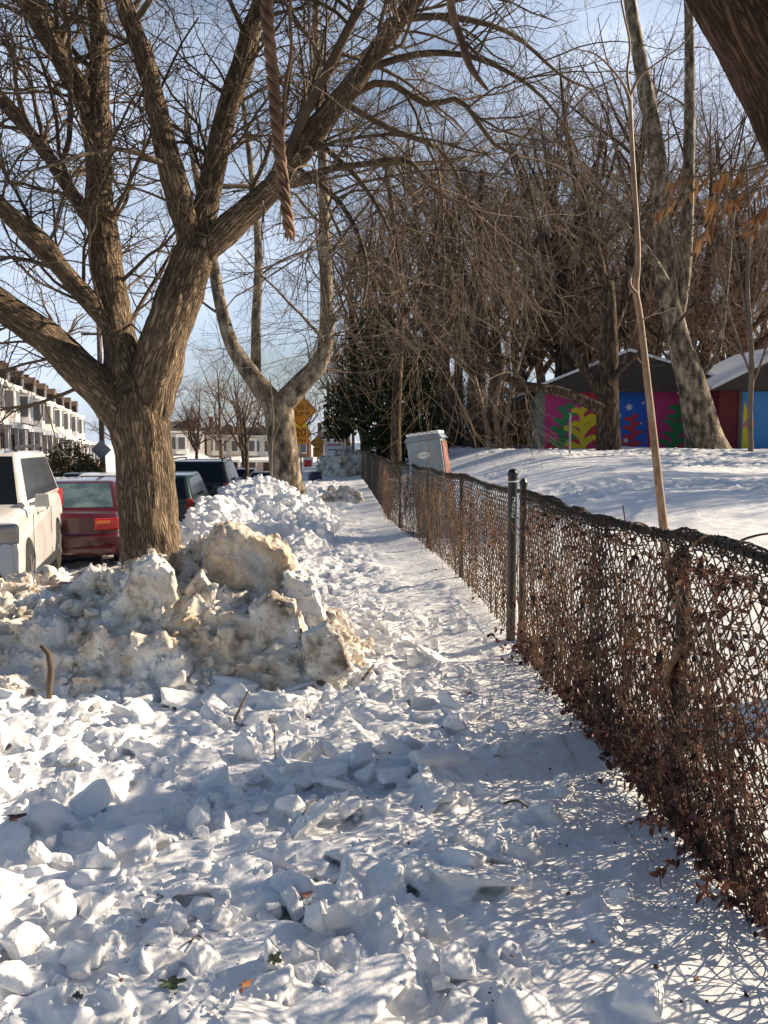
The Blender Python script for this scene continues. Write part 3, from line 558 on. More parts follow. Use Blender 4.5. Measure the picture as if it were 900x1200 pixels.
gr, sd_ = bushy([l2, l3, (lt[0][4:], lt[1][4:])], np.random.default_rng(5), b1=.8, l1=(.6, 1.4), b2=2., b3=3, droop=.0, tr=.0028)
sub = [(at(525, -120, 4.1), at(528, 0, 4.1), at(540, 45, 4.08), at(552, 80, 4.05), at(572, 106, 4.02)), (at(700, -60, 4.5), at(690, 5, 4.4), at(660, 60, 4.3))]
hb = MB()
hb.tube(*resample(np.array(sub[0]) - LB, [.018, .02, .018, .017, .006], 16), 8); hb.tube(*resample(np.array([at(540, 45, 4.08), at(562, 70, 4.05), at(556, 98, 4.0)]) - LB, [.008, .006, .003], 8), 6)
mesh_np('crown', *tubes(gr, sd_), M['twig'], lean)
hb.build('hanging_branch', M['rope'], lean, smooth_=True)
rg = np.random.default_rng(8); lb = MB(); lf = []
def leaf_arr(pos, d, L_, w_, rg, curl=.25):
    d = np.asarray(d, float) / np.linalg.norm(d); sidev = np.cross(d, rg.normal(0, 1, 3)); sidev /= np.linalg.norm(sidev) + 1e-9; nv = np.cross(d, sidev)
    P = []
    for t, ww in ((0, .12), (.3, .9), (.65, .8), (1, .08)):
        c = pos + d * L_ * t + nv * L_ * curl * t * t; P += [c - sidev * w_ * ww / 2 + nv * w_ * .15, c + nv * 0, c + sidev * w_ * ww / 2 + nv * w_ * .15]
    return np.array(P), np.array([[r * 3 + c, r * 3 + c + 1, r * 3 + c + 4, r * 3 + c + 3] for r in range(3) for c in range(2)])
for (a, b, c) in (((930, 178), (860, 200), (790, 210)), ((935, 200), (880, 225), (830, 235)), ((930, 225), (890, 250), (885, 270)), ((925, 190), (850, 240), (828, 275)), ((930, 185), (830, 215), (772, 245))):
    pts, rr = resample(np.array([at(*a, 4.45), at(*b, 4.4), at(*c, 4.35)]) - LB, [.006, .004, .002], 10); lb.tube(pts, rr, 5)
    for k in range(24):
        p = pts[rg.integers(2, 10)] + rg.normal(0, .012, 3); lf.append(leaf_arr(p, (rg.normal(-.1, .35), rg.normal(0, .35), -1), rg.uniform(.05, .13), rg.uniform(.014, .028), rg))
lbr = lb.build('dry_leaf_branch', M['twig'], lean, smooth_=True); mesh_np('dry_leaves', *merge(lf), M['leaf_orange'], lbr)
# ---- twisted hanging vine
def strand(pts, r_h, pitch, ph, n=150):
    P, _ = resample(pts, np.ones(len(pts)), n); s = np.concatenate([[0], np.cumsum(np.linalg.norm(np.diff(P, axis=0), axis=1))]); a = s / pitch * 2 * np.pi + ph
    return P + np.stack([np.cos(a) * r_h, np.sin(a) * r_h, 0 * a], -1)
core = np.array([at(309, -120, 4.05), at(312, 0, 4.05), at(321, 110, 4.05), at(331, 210, 4.05), at(340, 277, 4.05)]); rp = MB()
for k in range(3): rp.tube(strand(core, .016 - .0, .19, k * 2.1), np.linspace(.016, .0125, 150), 8)
rp.tube(strand(np.array([at(340, -110, 4.1), at(341, 30, 4.08), at(334, 120, 4.06), at(330, 165, 4.05), at(338, 215, 4.04)]), .006, .35, 1), .009, 6)
rng2 = np.random.default_rng(3)
for k in range(9): rp.tube([at(340, 270, 4.05), at(340 + rng2.uniform(-5, 6), 284 + rng2.uniform(-4, 4), 4.05 + rng2.uniform(-.02, .02))], [.004, .002], 4)
tag(rp.build('hanging_vine', M['rope'], smooth_=True), 'thick twisted brown vine stem hanging down like a frayed rope in the upper left', 'vine')
# ---- generic bare tree templates
def tree_template(seed, H, r, lean_=(0, 0), spread=.9, twigs=1.0, trunk_mat='bark_far', twig_mat='twig_far', first=.28, droop=.0, tr=.006):
    rg = np.random.default_rng(seed); n = 12
    P, Rd = grow(np.array([[0, 0, -.3]]), np.array([[lean_[0], lean_[1], 1.]]), np.array([H * .8]), np.array([r]), np.array([r * .06]), n, .06, (0, 0, .02), rg)
    Rd[0, 0] *= 1.35
    st, d, pr, t = spawn(P, Rd, (17,), first, .97, (.35, 1.0), rg, .6); ln = H * rg.uniform(.28, .52, len(st)) * spread * (1.15 - .55 * t); r0 = pr * rg.uniform(.45, .75, len(st))
    P1 = grow(st, d, ln, r0, r0 * .3, 9, .14, (0, 0, .035 + droop), rg)
    st, d, pr, t = spawn(*P1, 1.7 * twigs * 10 / H, .15, 1, (.4, 1.1), rg, .2); ln = H * rg.uniform(.09, .22, len(st)) * (1.15 - .5 * t); r0 = np.minimum(pr * .6, .035)
    P2 = grow(st, d, ln, r0, r0 * .35, 7, .17, (0, 0, .01 + droop), rg)
    st, d, pr, t = spawn(*P2, 3.2 * twigs, .1, 1, (.4, 1.2), rg, 0); ln = rg.uniform(.5, 1.3, len(st)); r0 = np.minimum(pr * .6, tr * 1.8)
    P3 = grow(st, d, ln, r0, r0 * .5, 5, .2, (0, 0, droop), rg)
    st, d, pr, t = spawn(*P3, 4.2 * twigs, .1, 1, (.4, 1.2), rg, 0); ln = rg.uniform(.25, .7, len(st)); r0 = np.minimum(pr * .7, tr)
    P4 = grow(st, d, ln, r0, r0 * .6, 4, .2, (0, 0, droop), rg)
    e = empty('bare_tree', (0, 0, 0)); mesh_np('trunk', *tubes([(P, Rd), P1], [12, 7]), M[trunk_mat], e); mesh_np('crown', *tubes([P2, P3, P4], [5, 3, 3]), M[twig_mat], e)
    return e
TPL = [tree_template(s, h, r, (l, 0), twigs=t) for s, h, r, l, t in ((21, 15, .3, .05, 1.), (22, 17, .34, -.08, 1.), (23, 13, .24, .1, 1.1), (24, 11, .2, 0, 1.2), (25, 16, .28, -.15, 1.))]
usedT = set()
def put_tree(k, x, y, rz, s, label, group=None, z=None):
    z = tz(x, y) if z is None else z
    if k in usedT: o = dup(TPL[k], (x, y, z), rz, None, None, (s, s, s)); o.name = 'bare_tree'
    else: o = TPL[k]; o.location = (x, y, z); o.rotation_euler.z = rz; o.scale = (s, s, s); usedT.add(k)
    if 'group' in o: del o['group']
    return tag(o, label, 'tree', group)
rw = random.Random(4)
WOOD = [(470, 46), (505, 52), (535, 44), (560, 58), (590, 49), (615, 62), (640, 55), (665, 70), (690, 52), (715, 64), (740, 56), (770, 68), (795, 54), (820, 62), (850, 55), (880, 66), (910, 52), (940, 60), (985, 55), (1040, 50), (430, 75), (480, 80), (530, 85), (600, 90), (680, 92), (760, 88), (840, 90), (550, 41), (620, 46), (650, 44), (685, 43), (725, 45), (765, 44), (805, 46), (845, 45), (900, 44), (520, 62), (575, 70), (700, 78), (780, 76), (860, 78), (930, 84), (450, 58), (410, 95), (480, 100)]
for i, (px, d) in enumerate(WOOD):
    put_tree(i % 5, (px - 391) / 1000 * d, d, rw.uniform(0, 6.3), rw.uniform(1.15, 1.6) * (1 if d < 60 else 1.25), 'bare brown tree in the dense wood behind the painted building', 'bare trees of the wood')
LEFTW = [(30, 120), (-60, 100), (75, 130), (230, 95), (262, 120), (290, 110), (205, 140), (310, 130), (345, 80), (150, 135)]
for i, (px, d) in enumerate(LEFTW):
    put_tree(i % 5, (px - 391) / 1000 * d, d, rw.uniform(0, 6.3), rw.uniform(1.2, 1.6), 'bare street tree far off above the roofs of the houses', 'far bare trees over the houses', z=float(road_z(d)))
# trees right of the frame and in the yard that stripe the snow with shadows
for i, (x, y, k, s, lab) in enumerate([(16, 18.5, 3, .8, 0), (10.6, 17.5, 2, .6, 0), (20, 21, 0, .7, 0), (26, 27, 4, .8, 0), (22, 20, 1, .7, 0), (24, 21, 3, .9, 0), (18, 24, 4, .8, 0), (24, 33, 2, 1., 0), (30, 36, 1, 1., 0), (32, 24, 4, 1., 0), (36, 31, 0, 1., 0), (28, 30, 3, 1., 0), (22, 28, 1, .9, 0), (40, 38, 2, 1.1, 0)]):
    put_tree(k, x, y, rw.uniform(0, 6), s, 'bare tree standing in the snowy yard right of the leaning trunk', 'bare trees at the right of the yard')
# ---- placed trees of their own shape
def own_tree(name, base, limbs, label, tmat, cmat, seed, b=(1.2, 3.0, 4.), l1=(1., 3.), tr=.004, droop=.0, sides=12, l2=(.5, 1.3), l3=(.25, .7), bmin=1):
    base = np.array(base, float); e = empty(name, base, 0, label, 'tree'); 
    def ext(p, r):
        p = np.array(p) - base; t = p[-1] - p[-2]; return resample(np.concatenate([p, [p[-1] + t * .7 + [.1, .05, .1]]]), list(r[:-1]) + [r[-1], max(.004, r[-1] * .12)], 20)
    rs = [ext(p, r) if i or len(limbs) == 1 else resample(np.array(p) - base, r, 20) for i, (p, r) in enumerate(limbs)]
    mesh_np('trunk', *tubes([(np.array([a for a, _ in rs]), np.array([c for _, c in rs]))], [sides]), M[tmat], e)
    gr, sd_ = bushy([rs[i] for i in range(bmin, len(rs))] if len(rs) > bmin else rs, np.random.default_rng(seed), b1=b[0], l1=l1, b2=b[1], l2=l2, b3=b[2], l3=l3, droop=droop, tr=tr)
    mesh_np('crown', *tubes(gr, sd_), M[cmat], e); return e
def LP(pp, d): return [at(p[0], p[1], d if len(p) < 3 else p[2]) for p in pp]
# plane tree beside the speed sign
own_tree('plane_tree', at(336, 582, 25) * [1, 1, 0] + [0, 0, -.2], [
    (LP([(340, 592), (335, 560), (330, 510), (325, 465)], 25), [.62, .46, .42, .44]),
    (LP([(322, 475), (295, 440), (270, 400), (256, 345), (245, 280), (225, 180)], 25), [.34, .27, .2, .17, .14, .08]),
    (LP([(330, 475), (352, 450), (378, 418), (383, 370), (381, 290), (378, 180, 25), (370, 60), (372, -40)], 25), [.36, .3, .24, .2, .17, .14, .11, .08]),
    (LP([(300, 445), (300, 380), (303, 300), (298, 230), (285, 120)], 25.5), [.16, .14, .12, .1, .06]),
    (LP([(350, 455), (375, 430), (384, 395)], 24.8), [.22, .2, .15])],
    'pale limbed plane tree with forked trunk beside the orange speed hump sign', 'plane_bark', 'twig', 31, b=(1.0, 2.2, 3.), l1=(1.5, 4.), tr=.007, l2=(.8, 2.), l3=(.4, 1.))
# plane tree before the mural building
own_tree('plane_tree', at(828, 530, 31) * [1, 1, 0] + [0, 0, 1.0], [
    (LP([(832, 540), (824, 510), (812, 455), (800, 415)], 31), [.95, .68, .52, .46]),
    (LP([(800, 418), (786, 360), (778, 300), (774, 220), (765, 150), (748, 60), (735, -20)], 31), [.44, .38, .36, .33, .3, .24, .2]),
    (LP([(792, 385), (802, 320), (806, 240), (808, 140), (808, 50), (806, -30)], 31), [.26, .24, .22, .2, .17, .14]),
    (LP([(780, 330), (755, 290), (715, 250), (670, 220)], 30), [.16, .14, .1, .07]),
    (LP([(812, 450), (840, 415), (850, 350), (858, 270)], 31), [.12, .1, .08, .05])],
    'tall mottled plane tree leaning left in front of the painted building', 'plane_bark', 'twig', 32, b=(.7, 2., 2.6), l1=(1.5, 4.), tr=.008, l2=(.8, 2.), l3=(.4, 1.1))
own_tree('bare_tree', at(713, 545, 29) * [1, 1, 0] + [0, 0, .75], [
    (LP([(713, 552), (713, 510), (712, 460), (714, 400), (712, 330)], 29), [.5, .42, .38, .3, .22]),
    (LP([(712, 470), (690, 440), (655, 380), (640, 310), (625, 240), (600, 180)], 29), [.2, .18, .14, .12, .09, .05]),
    (LP([(705, 480), (660, 460), (610, 450), (560, 425), (500, 400)], 28), [.2, .17, .14, .1, .05]),
    (LP([(712, 345), (690, 260), (672, 200), (660, 120)], 29), [.18, .15, .12, .06]),
    (LP([(714, 400), (738, 330), (745, 260), (750, 180)], 29.5), [.16, .14, .1, .06]),
    (LP([(712, 450), (740, 420), (775, 400), (810, 360)], 28.5), [.12, .1, .07, .04])],
    'dark trunked bare tree in front of the yellow and blue mural panels', 'bark_far', 'twig', 33, b=(1.4, 2.4, 3.), l1=(1.2, 3.5), tr=.007, droop=-.02, l2=(.7, 1.8), l3=(.4, 1.))
own_tree('bare_tree', at(561, 540, 38) * [1, 1, 0] + [0, 0, .6], [
    (LP([(561, 552), (561, 510), (560, 450), (565, 370), (560, 280), (565, 200)], 38), [.5, .4, .36, .3, .22, .12]),
    (LP([(561, 450), (530, 400), (515, 330), (510, 260)], 38), [.18, .15, .12, .06]),
    (LP([(563, 420), (600, 370), (625, 300), (640, 240)], 38), [.2, .16, .12, .06])],
    'straight bare tree right of the leaning grey cabinet', 'bark_far', 'twig', 34, b=(1.6, 2.4, 2.6), l1=(1.5, 4.), tr=.009, droop=-.01, l2=(.8, 2.), l3=(.5, 1.2))
own_tree('bare_tree', at(585, 540, 36) * [1, 1, 0] + [0, 0, .6], [
    (LP([(574, 550), (572, 510), (566, 480), (556, 440)], 36), [.14, .13, .1, .06]),
    (LP([(585, 550), (584, 510), (580, 480), (590, 430)], 36), [.16, .14, .12, .07]),
    (LP([(592, 550), (592, 500), (600, 460), (610, 420)], 36), [.12, .11, .09, .05])],
    'clump of pale slanting stems left of the painted building', 'sapling', 'twig', 35, b=(1.5, 2.4, 2.6), l1=(1., 3.), tr=.008, l2=(.8, 2.), bmin=0)
own_tree('bare_tree', at(464, 555, 30) * [1, 1, 0], [
    (LP([(464, 560), (464, 500), (466, 440), (470, 360), (464, 280), (450, 180)], 30), [.21, .18, .17, .15, .12, .06]),
    (LP([(466, 420), (440, 360), (425, 300)], 30), [.08, .07, .04]), (LP([(468, 380), (500, 320), (515, 240), (520, 160)], 30), [.1, .08, .06, .03])],
    'slim brown tree standing before the dark evergreen by the fence', 'bark_far', 'twig', 36, b=(2.4, 2.6, 3.), l1=(1., 3.), tr=.007, droop=-.03, l2=(.6, 1.6), l3=(.3, .9))
own_tree('young_tree', at(880, 528, 27) * [1, 1, 0] + [0, 0, 1.05], [
    (LP([(880, 540), (879, 480), (881, 420), (876, 340), (878, 250), (872, 160)], 27), [.09, .085, .08, .065, .05, .02]),
    (LP([(880, 440), (862, 390), (845, 330)], 27), [.04, .035, .02]), (LP([(880, 455), (900, 400), (915, 330)], 27), [.04, .035, .02]), (LP([(879, 400), (868, 330), (858, 260)], 27), [.035, .03, .015])],
    'thin upright young tree in front of the right hand painted shed', 'twig_pale', 'twig_pale', 37, b=(2., 2., 2.), l1=(.8, 2.), tr=.006, l2=(.4, 1.), bmin=1)
own_tree('young_tree', at(777, 612, 6.8) * [1, 1, 0] + [0, 0, .15], [
    (LP([(782, 668), (777, 612), (768, 530), (758, 440), (750, 370), (745, 340), (748, 300), (744, 230), (740, 160), (738, 112)], 6.8), [.044, .037, .032, .028, .025, .027, .022, .02, .018, .018]),
    (LP([(738, 115), (748, 92), (768, 75), (800, 52), (815, 30)], 6.8), [.014, .01, .007, .006, .004]),
    (LP([(738, 118), (728, 95), (700, 65), (670, 55)], 6.7), [.013, .01, .006, .003]),
    (LP([(739, 115), (735, 85), (738, 50), (728, 0), (730, -40)], 6.9), [.013, .01, .009, .007, .005]),
    (LP([(746, 345), (738, 332)], 6.75), [.02, .013]), (LP([(751, 375), (765, 368)], 6.8), [.01, .005])],
    'slender tan sapling with bare stem just behind the fence', 'sapling', 'twig_pale', 38, b=(2.2, 4., 4.), l1=(.3, .9), tr=.0028, l2=(.15, .4), l3=(.1, .25), sides=10)
own_tree('young_tree', at(318, 583, 20.5) * [1, 1, 0] + [0, 0, .1], [(LP([(318, 592), (318, 540), (320, 490), (316, 440)], 20.5), [.035, .03, .022, .01]), (LP([(318, 530), (305, 500), (298, 470)], 20.5), [.014, .01, .005]), (LP([(319, 520), (332, 480), (335, 455)], 20.5), [.014, .01, .005])],
    'thin bare sapling growing from the snow bank left of the forked plane tree', 'twig_pale', 'twig', 39, b=(3., 3., 3.), l1=(.4, 1.), tr=.004, l2=(.2, .5))
own_tree('young_tree', at(290, 575, 23) * [1, 1, 0] + [0, 0, -.3], [(LP([(290, 590), (289, 530), (285, 480)], 23), [.07, .05, .025]), (LP([(289, 530), (275, 500), (262, 475)], 23), [.03, .02, .01]), (LP([(289, 520), (300, 490), (308, 470)], 23), [.03, .02, .01])],
    'small twiggy street tree in front of the cream houses', 'bark_far', 'twig', 40, b=(3.2, 3., 3.), l1=(.5, 1.3), tr=.005, l2=(.3, .7))
# thicket of bare shrubs at the wood's edge
def shrub_template(seed):
    rg = np.random.default_rng(seed); n = 40; st = np.c_[rg.normal(0, .35, n), rg.normal(0, .35, n), np.full(n, -.1)]; d = np.c_[rg.normal(0, .35, n), rg.normal(0, .35, n), np.ones(n)]
    P0 = grow(st, d, rg.uniform(1.6, 3.6, n), np.full(n, .022), np.full(n, .008), 8, .1, (0, 0, 0), rg); s, dd_, pr, t = spawn(*P0, 2.6, .2, 1, (.3, .9), rg, .3)
    P1 = grow(s, dd_, rg.uniform(.5, 1.4, len(s)), pr * .6, pr * .3, 5, .15, (0, 0, 0), rg); s, dd_, pr, t = spawn(*P1, 2.5, .2, 1, (.3, .9), rg, .0); P2 = grow(s, dd_, rg.uniform(.2, .6, len(s)), pr * .7, pr * .5, 4, .15, (0, 0, 0), rg)
    return mesh_np('bare_shrub', *tubes([P0, P1, P2], [4, 3, 3]), M['twig_far'])
SH = [shrub_template(60), shrub_template(61)]
for i, (px, d) in enumerate([(505, 42), (525, 44), (545, 45), (575, 43), (600, 45), (615, 44), (630, 47), (870, 46), (895, 47), (590, 50), (560, 52), (610, 52)]):
    o = SH[i] if i < 2 else SH[i % 2].copy()
    if i > 1: COL.objects.link(o)
    x = (px - 391) / 1000 * d; o.location = (x, d, tz(x, d)); o.rotation_euler.z = i * 1.3; sc = rw.uniform(.9, 1.5); o.scale = (sc, sc, sc)
    tag(o, 'leafless brown thicket shrub at the edge of the wood', 'shrub', 'bare shrubs at the edge of the wood')
# ---- evergreens
def leaf_cloud(name, lobes, n, size, mt, parent, seed, shell=.55):
    rg = np.random.default_rng(seed); per = np.array([l[3] ** 2 for l in lobes]); per = (per / per.sum() * n).astype(int); C = []
    for (x, y, z, r, sz), k in zip(lobes, per):
        d = rg.normal(0, 1, (k, 3)); d /= np.linalg.norm(d, axis=1, keepdims=True); rr = r * (shell + (1 - shell) * rg.uniform(0, 1, k) ** .6) * (1 + .22 * vnoise(d * 2.3 + x, seed)); C.append(np.c_[x + d[:, 0] * rr, y + d[:, 1] * rr, z + d[:, 2] * rr * sz])
    C = np.concatenate(C); k = len(C); a = rg.normal(0, 1, (k, 3)); a /= np.linalg.norm(a, axis=1, keepdims=True); b = np.cross(a, rg.normal(0, 1, (k, 3))); b /= np.linalg.norm(b, axis=1, keepdims=True); s = size * rg.uniform(.6, 1.3, (k, 1))
    V = np.stack([C - a * s, C - b * s * .45, C + a * s, C + b * s * .45], 1).reshape(-1, 3); q = np.arange(k * 4).reshape(-1, 4)
    return mesh_np(name, V, q, mt, parent, False)
eb = at(455, 545, 36) * [1, 1, 0]; ev = empty('evergreen_tree', eb, 0, 'dark dense evergreen tree overhanging the far end of the fence', 'tree')
MB().tube([(0, 0, -.3), (.05, 0, 2), (0, 0, 5)], [.25, .2, .1], 10).build('trunk', M['bark_far'], ev, True)
leaf_cloud('crown', [(0, 0, 3.2, 1.9, 1.1), (-1.5, -.5, 3.0, 1.3, .9), (1.2, 0, 2.6, 1.5, 1.1), (-.6, 0, 5., 1.5, 1.2), (.9, .3, 4.6, 1.3, 1.), (-2.1, .2, 2.2, .8, .8), (1.6, -.2, 1.4, 1.0, 1.), (.2, 0, 1.4, 1.2, .9), (-.3, .2, 6.2, .9, 1.2)], 15000, .12, M['leaf_dark'], ev, 3, .3)
for i, (px, d, s, lab) in enumerate([(88, 44, 1.05, 'rounded olive evergreen bush in front of the porches'), (36, 44, .7, 'dark evergreen bush half hidden behind the white car roof'), (109, 47, .6, 'small evergreen bush next to the wooden pole')]):
    z = float(road_z(d)) + .75; b = empty('evergreen_bush', ((px - 391) / 1000 * d, d, z), 0, lab, 'bush'); leaf_cloud('foliage', [(0, 0, 1.2 * s, 1.1 * s, 1.), (-.7 * s, 0, .9 * s, .8 * s, 1.), (.8 * s, .2, .8 * s, .8 * s, 1.)], 2500, .1, M['leaf_olive'], b, 70 + i, .4); MB().tube([(0, 0, -.2), (0, 0, 1.2 * s)], [.08, .04], 6).build('stem', M['bark_far'], b)

# ------------------------------------------------------------------ the chain link fences
def fence_pt(y, z, off=0.):
    y = np.asarray(y, float); z = np.asarray(z, float); lean_ = .03 * np.sin(y * 1.1) * z
    bul = .016 * fbm(np.stack([y / .5, z / .5, 0 * y], -1), 2, 66) * smooth(.0, .3, z) + lean_
    return np.stack([fx(y) + bul + off, y, .03 + z], -1)
def ftop(y): return 1.19 + .006 * np.sin(y * 2.3) + .014 * n2(np.asarray(y, float), np.zeros_like(np.asarray(y, float)), .5, 2, 5) - .012 * np.abs(np.sin(np.pi * (np.asarray(y) - .3) / 2.9))
def build_fence(y0, y1, posts, label, tie, pitch=.033, rr=.0034, sides=4):
    e = empty('chain_link_fence', (float(fx(y0)), y0, 0), 0, label, 'fence'); o0 = np.array([float(fx(y0)), y0, 0])
    nw = int((y1 - y0) / pitch); K = 37; k = np.arange(K); P = np.zeros((nw, K, 3))
    for i in range(nw):
        par = (k % 2 == 0) if i % 2 else (k % 2 == 1); ys = y0 + (i + par) * pitch; zt = ftop(ys); zz = -.12 + (zt + .12) * k / (K - 1)
        p = fence_pt(ys, zz); p[:, 0] += np.where(k % 2 == 0, .0025, -.0025); P[i] = p - o0
    mesh_np('wire_mesh', *tube_arrays(P, np.full((nw, K), rr), sides)[:2], M['wire'], e)
    ys = np.arange(y0, y1 + .01, .12); rail = fence_pt(ys, ftop(ys) - .025, .02) - o0; rb = MB(); rb.tube(rail, .019, 8); rb.build('top_rail', M['post'], e, True)
    # curled top edge of the mesh
    ys = np.arange(y0, y1, .007 if y0 < 3 else .012); lump = .5 + .9 * smooth(-.25, .6, n2(ys, ys * 0, .35, 2, 15)); amp = (.04 if y0 < 3 else .03) * lump; a = ys * 2 * np.pi / .036
    c = fence_pt(ys, ftop(ys) - .015); c[:, 0] += amp * np.cos(a); c[:, 2] += amp * .8 * np.sin(a) - .01; r2 = MB(); r2.tube(c - o0, .0034, 4)
    c2 = fence_pt(ys, ftop(ys) - .035); a2 = ys * 2 * np.pi / .051 + 1; c2[:, 0] += amp * 1.2 * np.cos(a2); c2[:, 2] += amp * 1.0 * np.sin(a2); r2.tube(c2 - o0, .003, 4); r2.build('curled_edge', M['wire'], e, True)
    for (py, h, r) in posts:
        p = fence_pt(np.array([py]), np.array([0.]))[0] - o0; b = MB(); b.tube([p + [.0, 0, -.4], p + [0, 0, h - .04]], [r, r], 14); b.tube([p + [0, 0, h - .045], p + [0, 0, h - .015], p + [0, 0, h + .005], p + [0, 0, h + .012]], [r * 1.12, r * 1.12, r * .75, r * .2], 14); po = b.build('post', M['post'], e, False, .003)
        if tie and (py, h, r) == posts[0]:
            tb = MB(); tb.tube([p + [math.cos(t) * (r + .004), math.sin(t) * (r + .004), h - .085] for t in np.linspace(0, 6.28, 20)], .005, 5); tb.tube([p + [r, -.02, h - .085], p + [r + .07, -.1, h - .1]], .003, 4); tb.build('white_tie', M['white'], po, True)
            g = MB()
            for j, st in enumerate([((-.5, .5), (.5, .5), (.5, -.5), (-.3, -.5)), ((-.5, -.5), (0, .6), (.5, -.5)), ((-.5, .5), (0, -.5), (.5, .5)), ((.5, .5), (-.5, .5), (-.5, 0), (.3, 0), (-.5, 0), (-.5, -.5), (.5, -.5))]):
                zc = h - .22 - j * .04
                g.tube([p + [math.sin(a_ * .5) * (r + .002), -math.cos(a_ * .5) * (r + .002), zc + b_ * .03] for a_, b_ in st], .0035, 4)
            g.build('painted_lettering', M['white'], po)
    return e
build_fence(.4, 6.12, [(6.1, 1.27, .026), (3.3, 1.12, .026), (1.2, 1.12, .024)], 'near vine covered chain link fence with curled black top edge on the right', False)
build_fence(6.45, 36, [(6.42, 1.33, .036)] + [(y, 1.15, .024) for y in (9.2, 12, 14.8, 17.6, 20.4, 23.2, 26, 28.8, 31.6, 34.4)], 'far chain link fence running along the path from the tall capped post', True, .048, .0042, 3)
# vines on the fence
def vine(y0, y1, n, nl, seed, label, hang=False, dense_low=1.0):
    rg = np.random.default_rng(seed); o0 = np.array([float(fx((y0 + y1) / 2)), (y0 + y1) / 2, 0.]); e = empty('dry_vine', o0, 0, label, 'vine')
    ys = rg.uniform(y0, y1, n); zs = (1.12 * rg.uniform(0, 1, n) ** (2.2 if not hang else .6)); off = rg.normal(0, .022, n) - .012
    st = fence_pt(ys, zs) - o0; st[:, 0] += off
    d = np.c_[rg.normal(0, .12, n), rg.normal(0, .8, n), rg.normal(.25 if not hang else -.7, .55, n)]; ln = rg.uniform(.15, .55, n) * (1.5 if hang else 1)
    P, Rd = grow(st, d, ln, rg.uniform(.0018, .0042, n), np.full(n, .0012), 8, .22, (0, 0, -.02 if not hang else -.12), rg)
    P[..., 0] = P[..., 0] * .35 + (st[:, 0] * .65)[:, None] + 0
    P[..., 2] = np.clip(P[..., 2], -.1, 1.12 + np.clip(P[..., 2] - 1.12, 0, 9) * .18) if 0 else np.where(P[..., 2] > 1.1, 1.1 + (P[..., 2] - 1.1) * .2, P[..., 2])
    m = max(6, n // 45); s2 = fence_pt(rg.uniform(y0, y1, m), np.full(m, 0.)) - o0; s2[:, 0] -= .02
    P2, R2 = grow(s2, np.c_[rg.normal(0, .05, m), rg.normal(0, .35, m), np.ones(m)], rg.uniform(.7, 1.3, m), rg.uniform(.004, .009, m), np.full(m, .003), 12, .14, (0, 0, .0), rg)
    P2[..., 0] = P2[..., 0] * .3 + (s2[:, 0] * .7)[:, None]
    # low shoots reaching out over the snow
    m3 = max(3, n // 60); s3 = fence_pt(rg.uniform(y0, y1, m3), rg.uniform(.02, .22, m3)) - o0; P3, R3 = grow(s3, np.c_[-np.ones(m3), rg.normal(0, .5, m3), rg.normal(.1, .25, m3)], rg.uniform(.08, .30, m3), np.full(m3, .0028), np.full(m3, .0014), 7, .2, (0, 0, -.03), rg)
    mesh_np('stems', *tubes([(P, Rd), (P2, R2), (P3, R3)], [4, 6, 4]), M['vine'], e)
    lf = []
    for i in range(nl):
        if i < nl // 8: p = P3[rg.integers(m3), rg.integers(3, 7)]
        else: a = rg.integers(n); p = P[a, rg.integers(1, 8)] + rg.normal(0, .012, 3)
        lf.append(leaf_arr(p, (rg.normal(-.15, .5), rg.normal(0, .7), rg.normal(-.5, .6)), rg.uniform(.018, .05), rg.uniform(.012, .034), rg, .35))
    v, q = merge(lf); mesh_np('leaves', v, q, M['leaf'], e, False); return e
vine(.5, 2.6, 520, 900, 1, 'tangle of dry vines and shrivelled leaves on the nearest stretch of fence')
vine(2.55, 3.15, 360, 850, 2, 'rusty leaved dry vine tangle low on the fence before the twisted post')
vine(3.0, 3.55, 430, 780, 3, 'brown dry vine wound up the post of the near fence')
vine(3.5, 4.6, 720, 1150, 4, 'dense dry vine tangle low on the middle of the near fence')
vine(4.5, 6.1, 700, 850, 5, 'dry vine tangle at the far end of the near fence by the post gap')
vine(6.5, 9.0, 300, 120, 6, 'straggly tan vine stems hanging over the fence beyond the capped post', True)
vine(9., 13., 360, 120, 7, 'straggly vine stems hanging on the fence in front of the grey cabinet', True)
vine(13., 20., 600, 100, 8, 'dry vine stems on the distant bend of the fence', True)
# a thick climbing stem round the near post
def coil(y, n=60): t = np.linspace(0, 1, n); p = fence_pt(np.full(n, y) + .02 * np.sin(t * 9), t * 1.12); p[:, 0] += .035 * np.cos(t * 17) - .01; p[:, 1] += .035 * np.sin(t * 17); return p
cb = MB()
for k in range(4): cb.tube(coil(3.3 + k * .012) + np.array([.01 * k, .02 * math.sin(k), 0]), np.linspace(.02, .007, 60), 6)
for (a, b, c, d_) in (((812, 640), (830, 628), (850, 650), (868, 665)), ((840, 650), (872, 632), (905, 625), (930, 630)), ((770, 640), (760, 618), (745, 612), (738, 618)), ((700, 690), (725, 672), (755, 690), (780, 720))):
    y_ = 3.1 if a[0] > 790 else 3.6; cb.tube(*resample([at(*a, y_), at(*b, y_ - .05), at(*c, y_ - .08), at(*d_, y_ - .06)], [.006, .005, .004, .002], 14), 5)
cb.v = [np.asarray(v) for v in cb.v]; tag(cb.build('climbing_vine', M['vine'], smooth_=True), 'thick woody climber twisted around the rusty post of the near fence', 'vine')

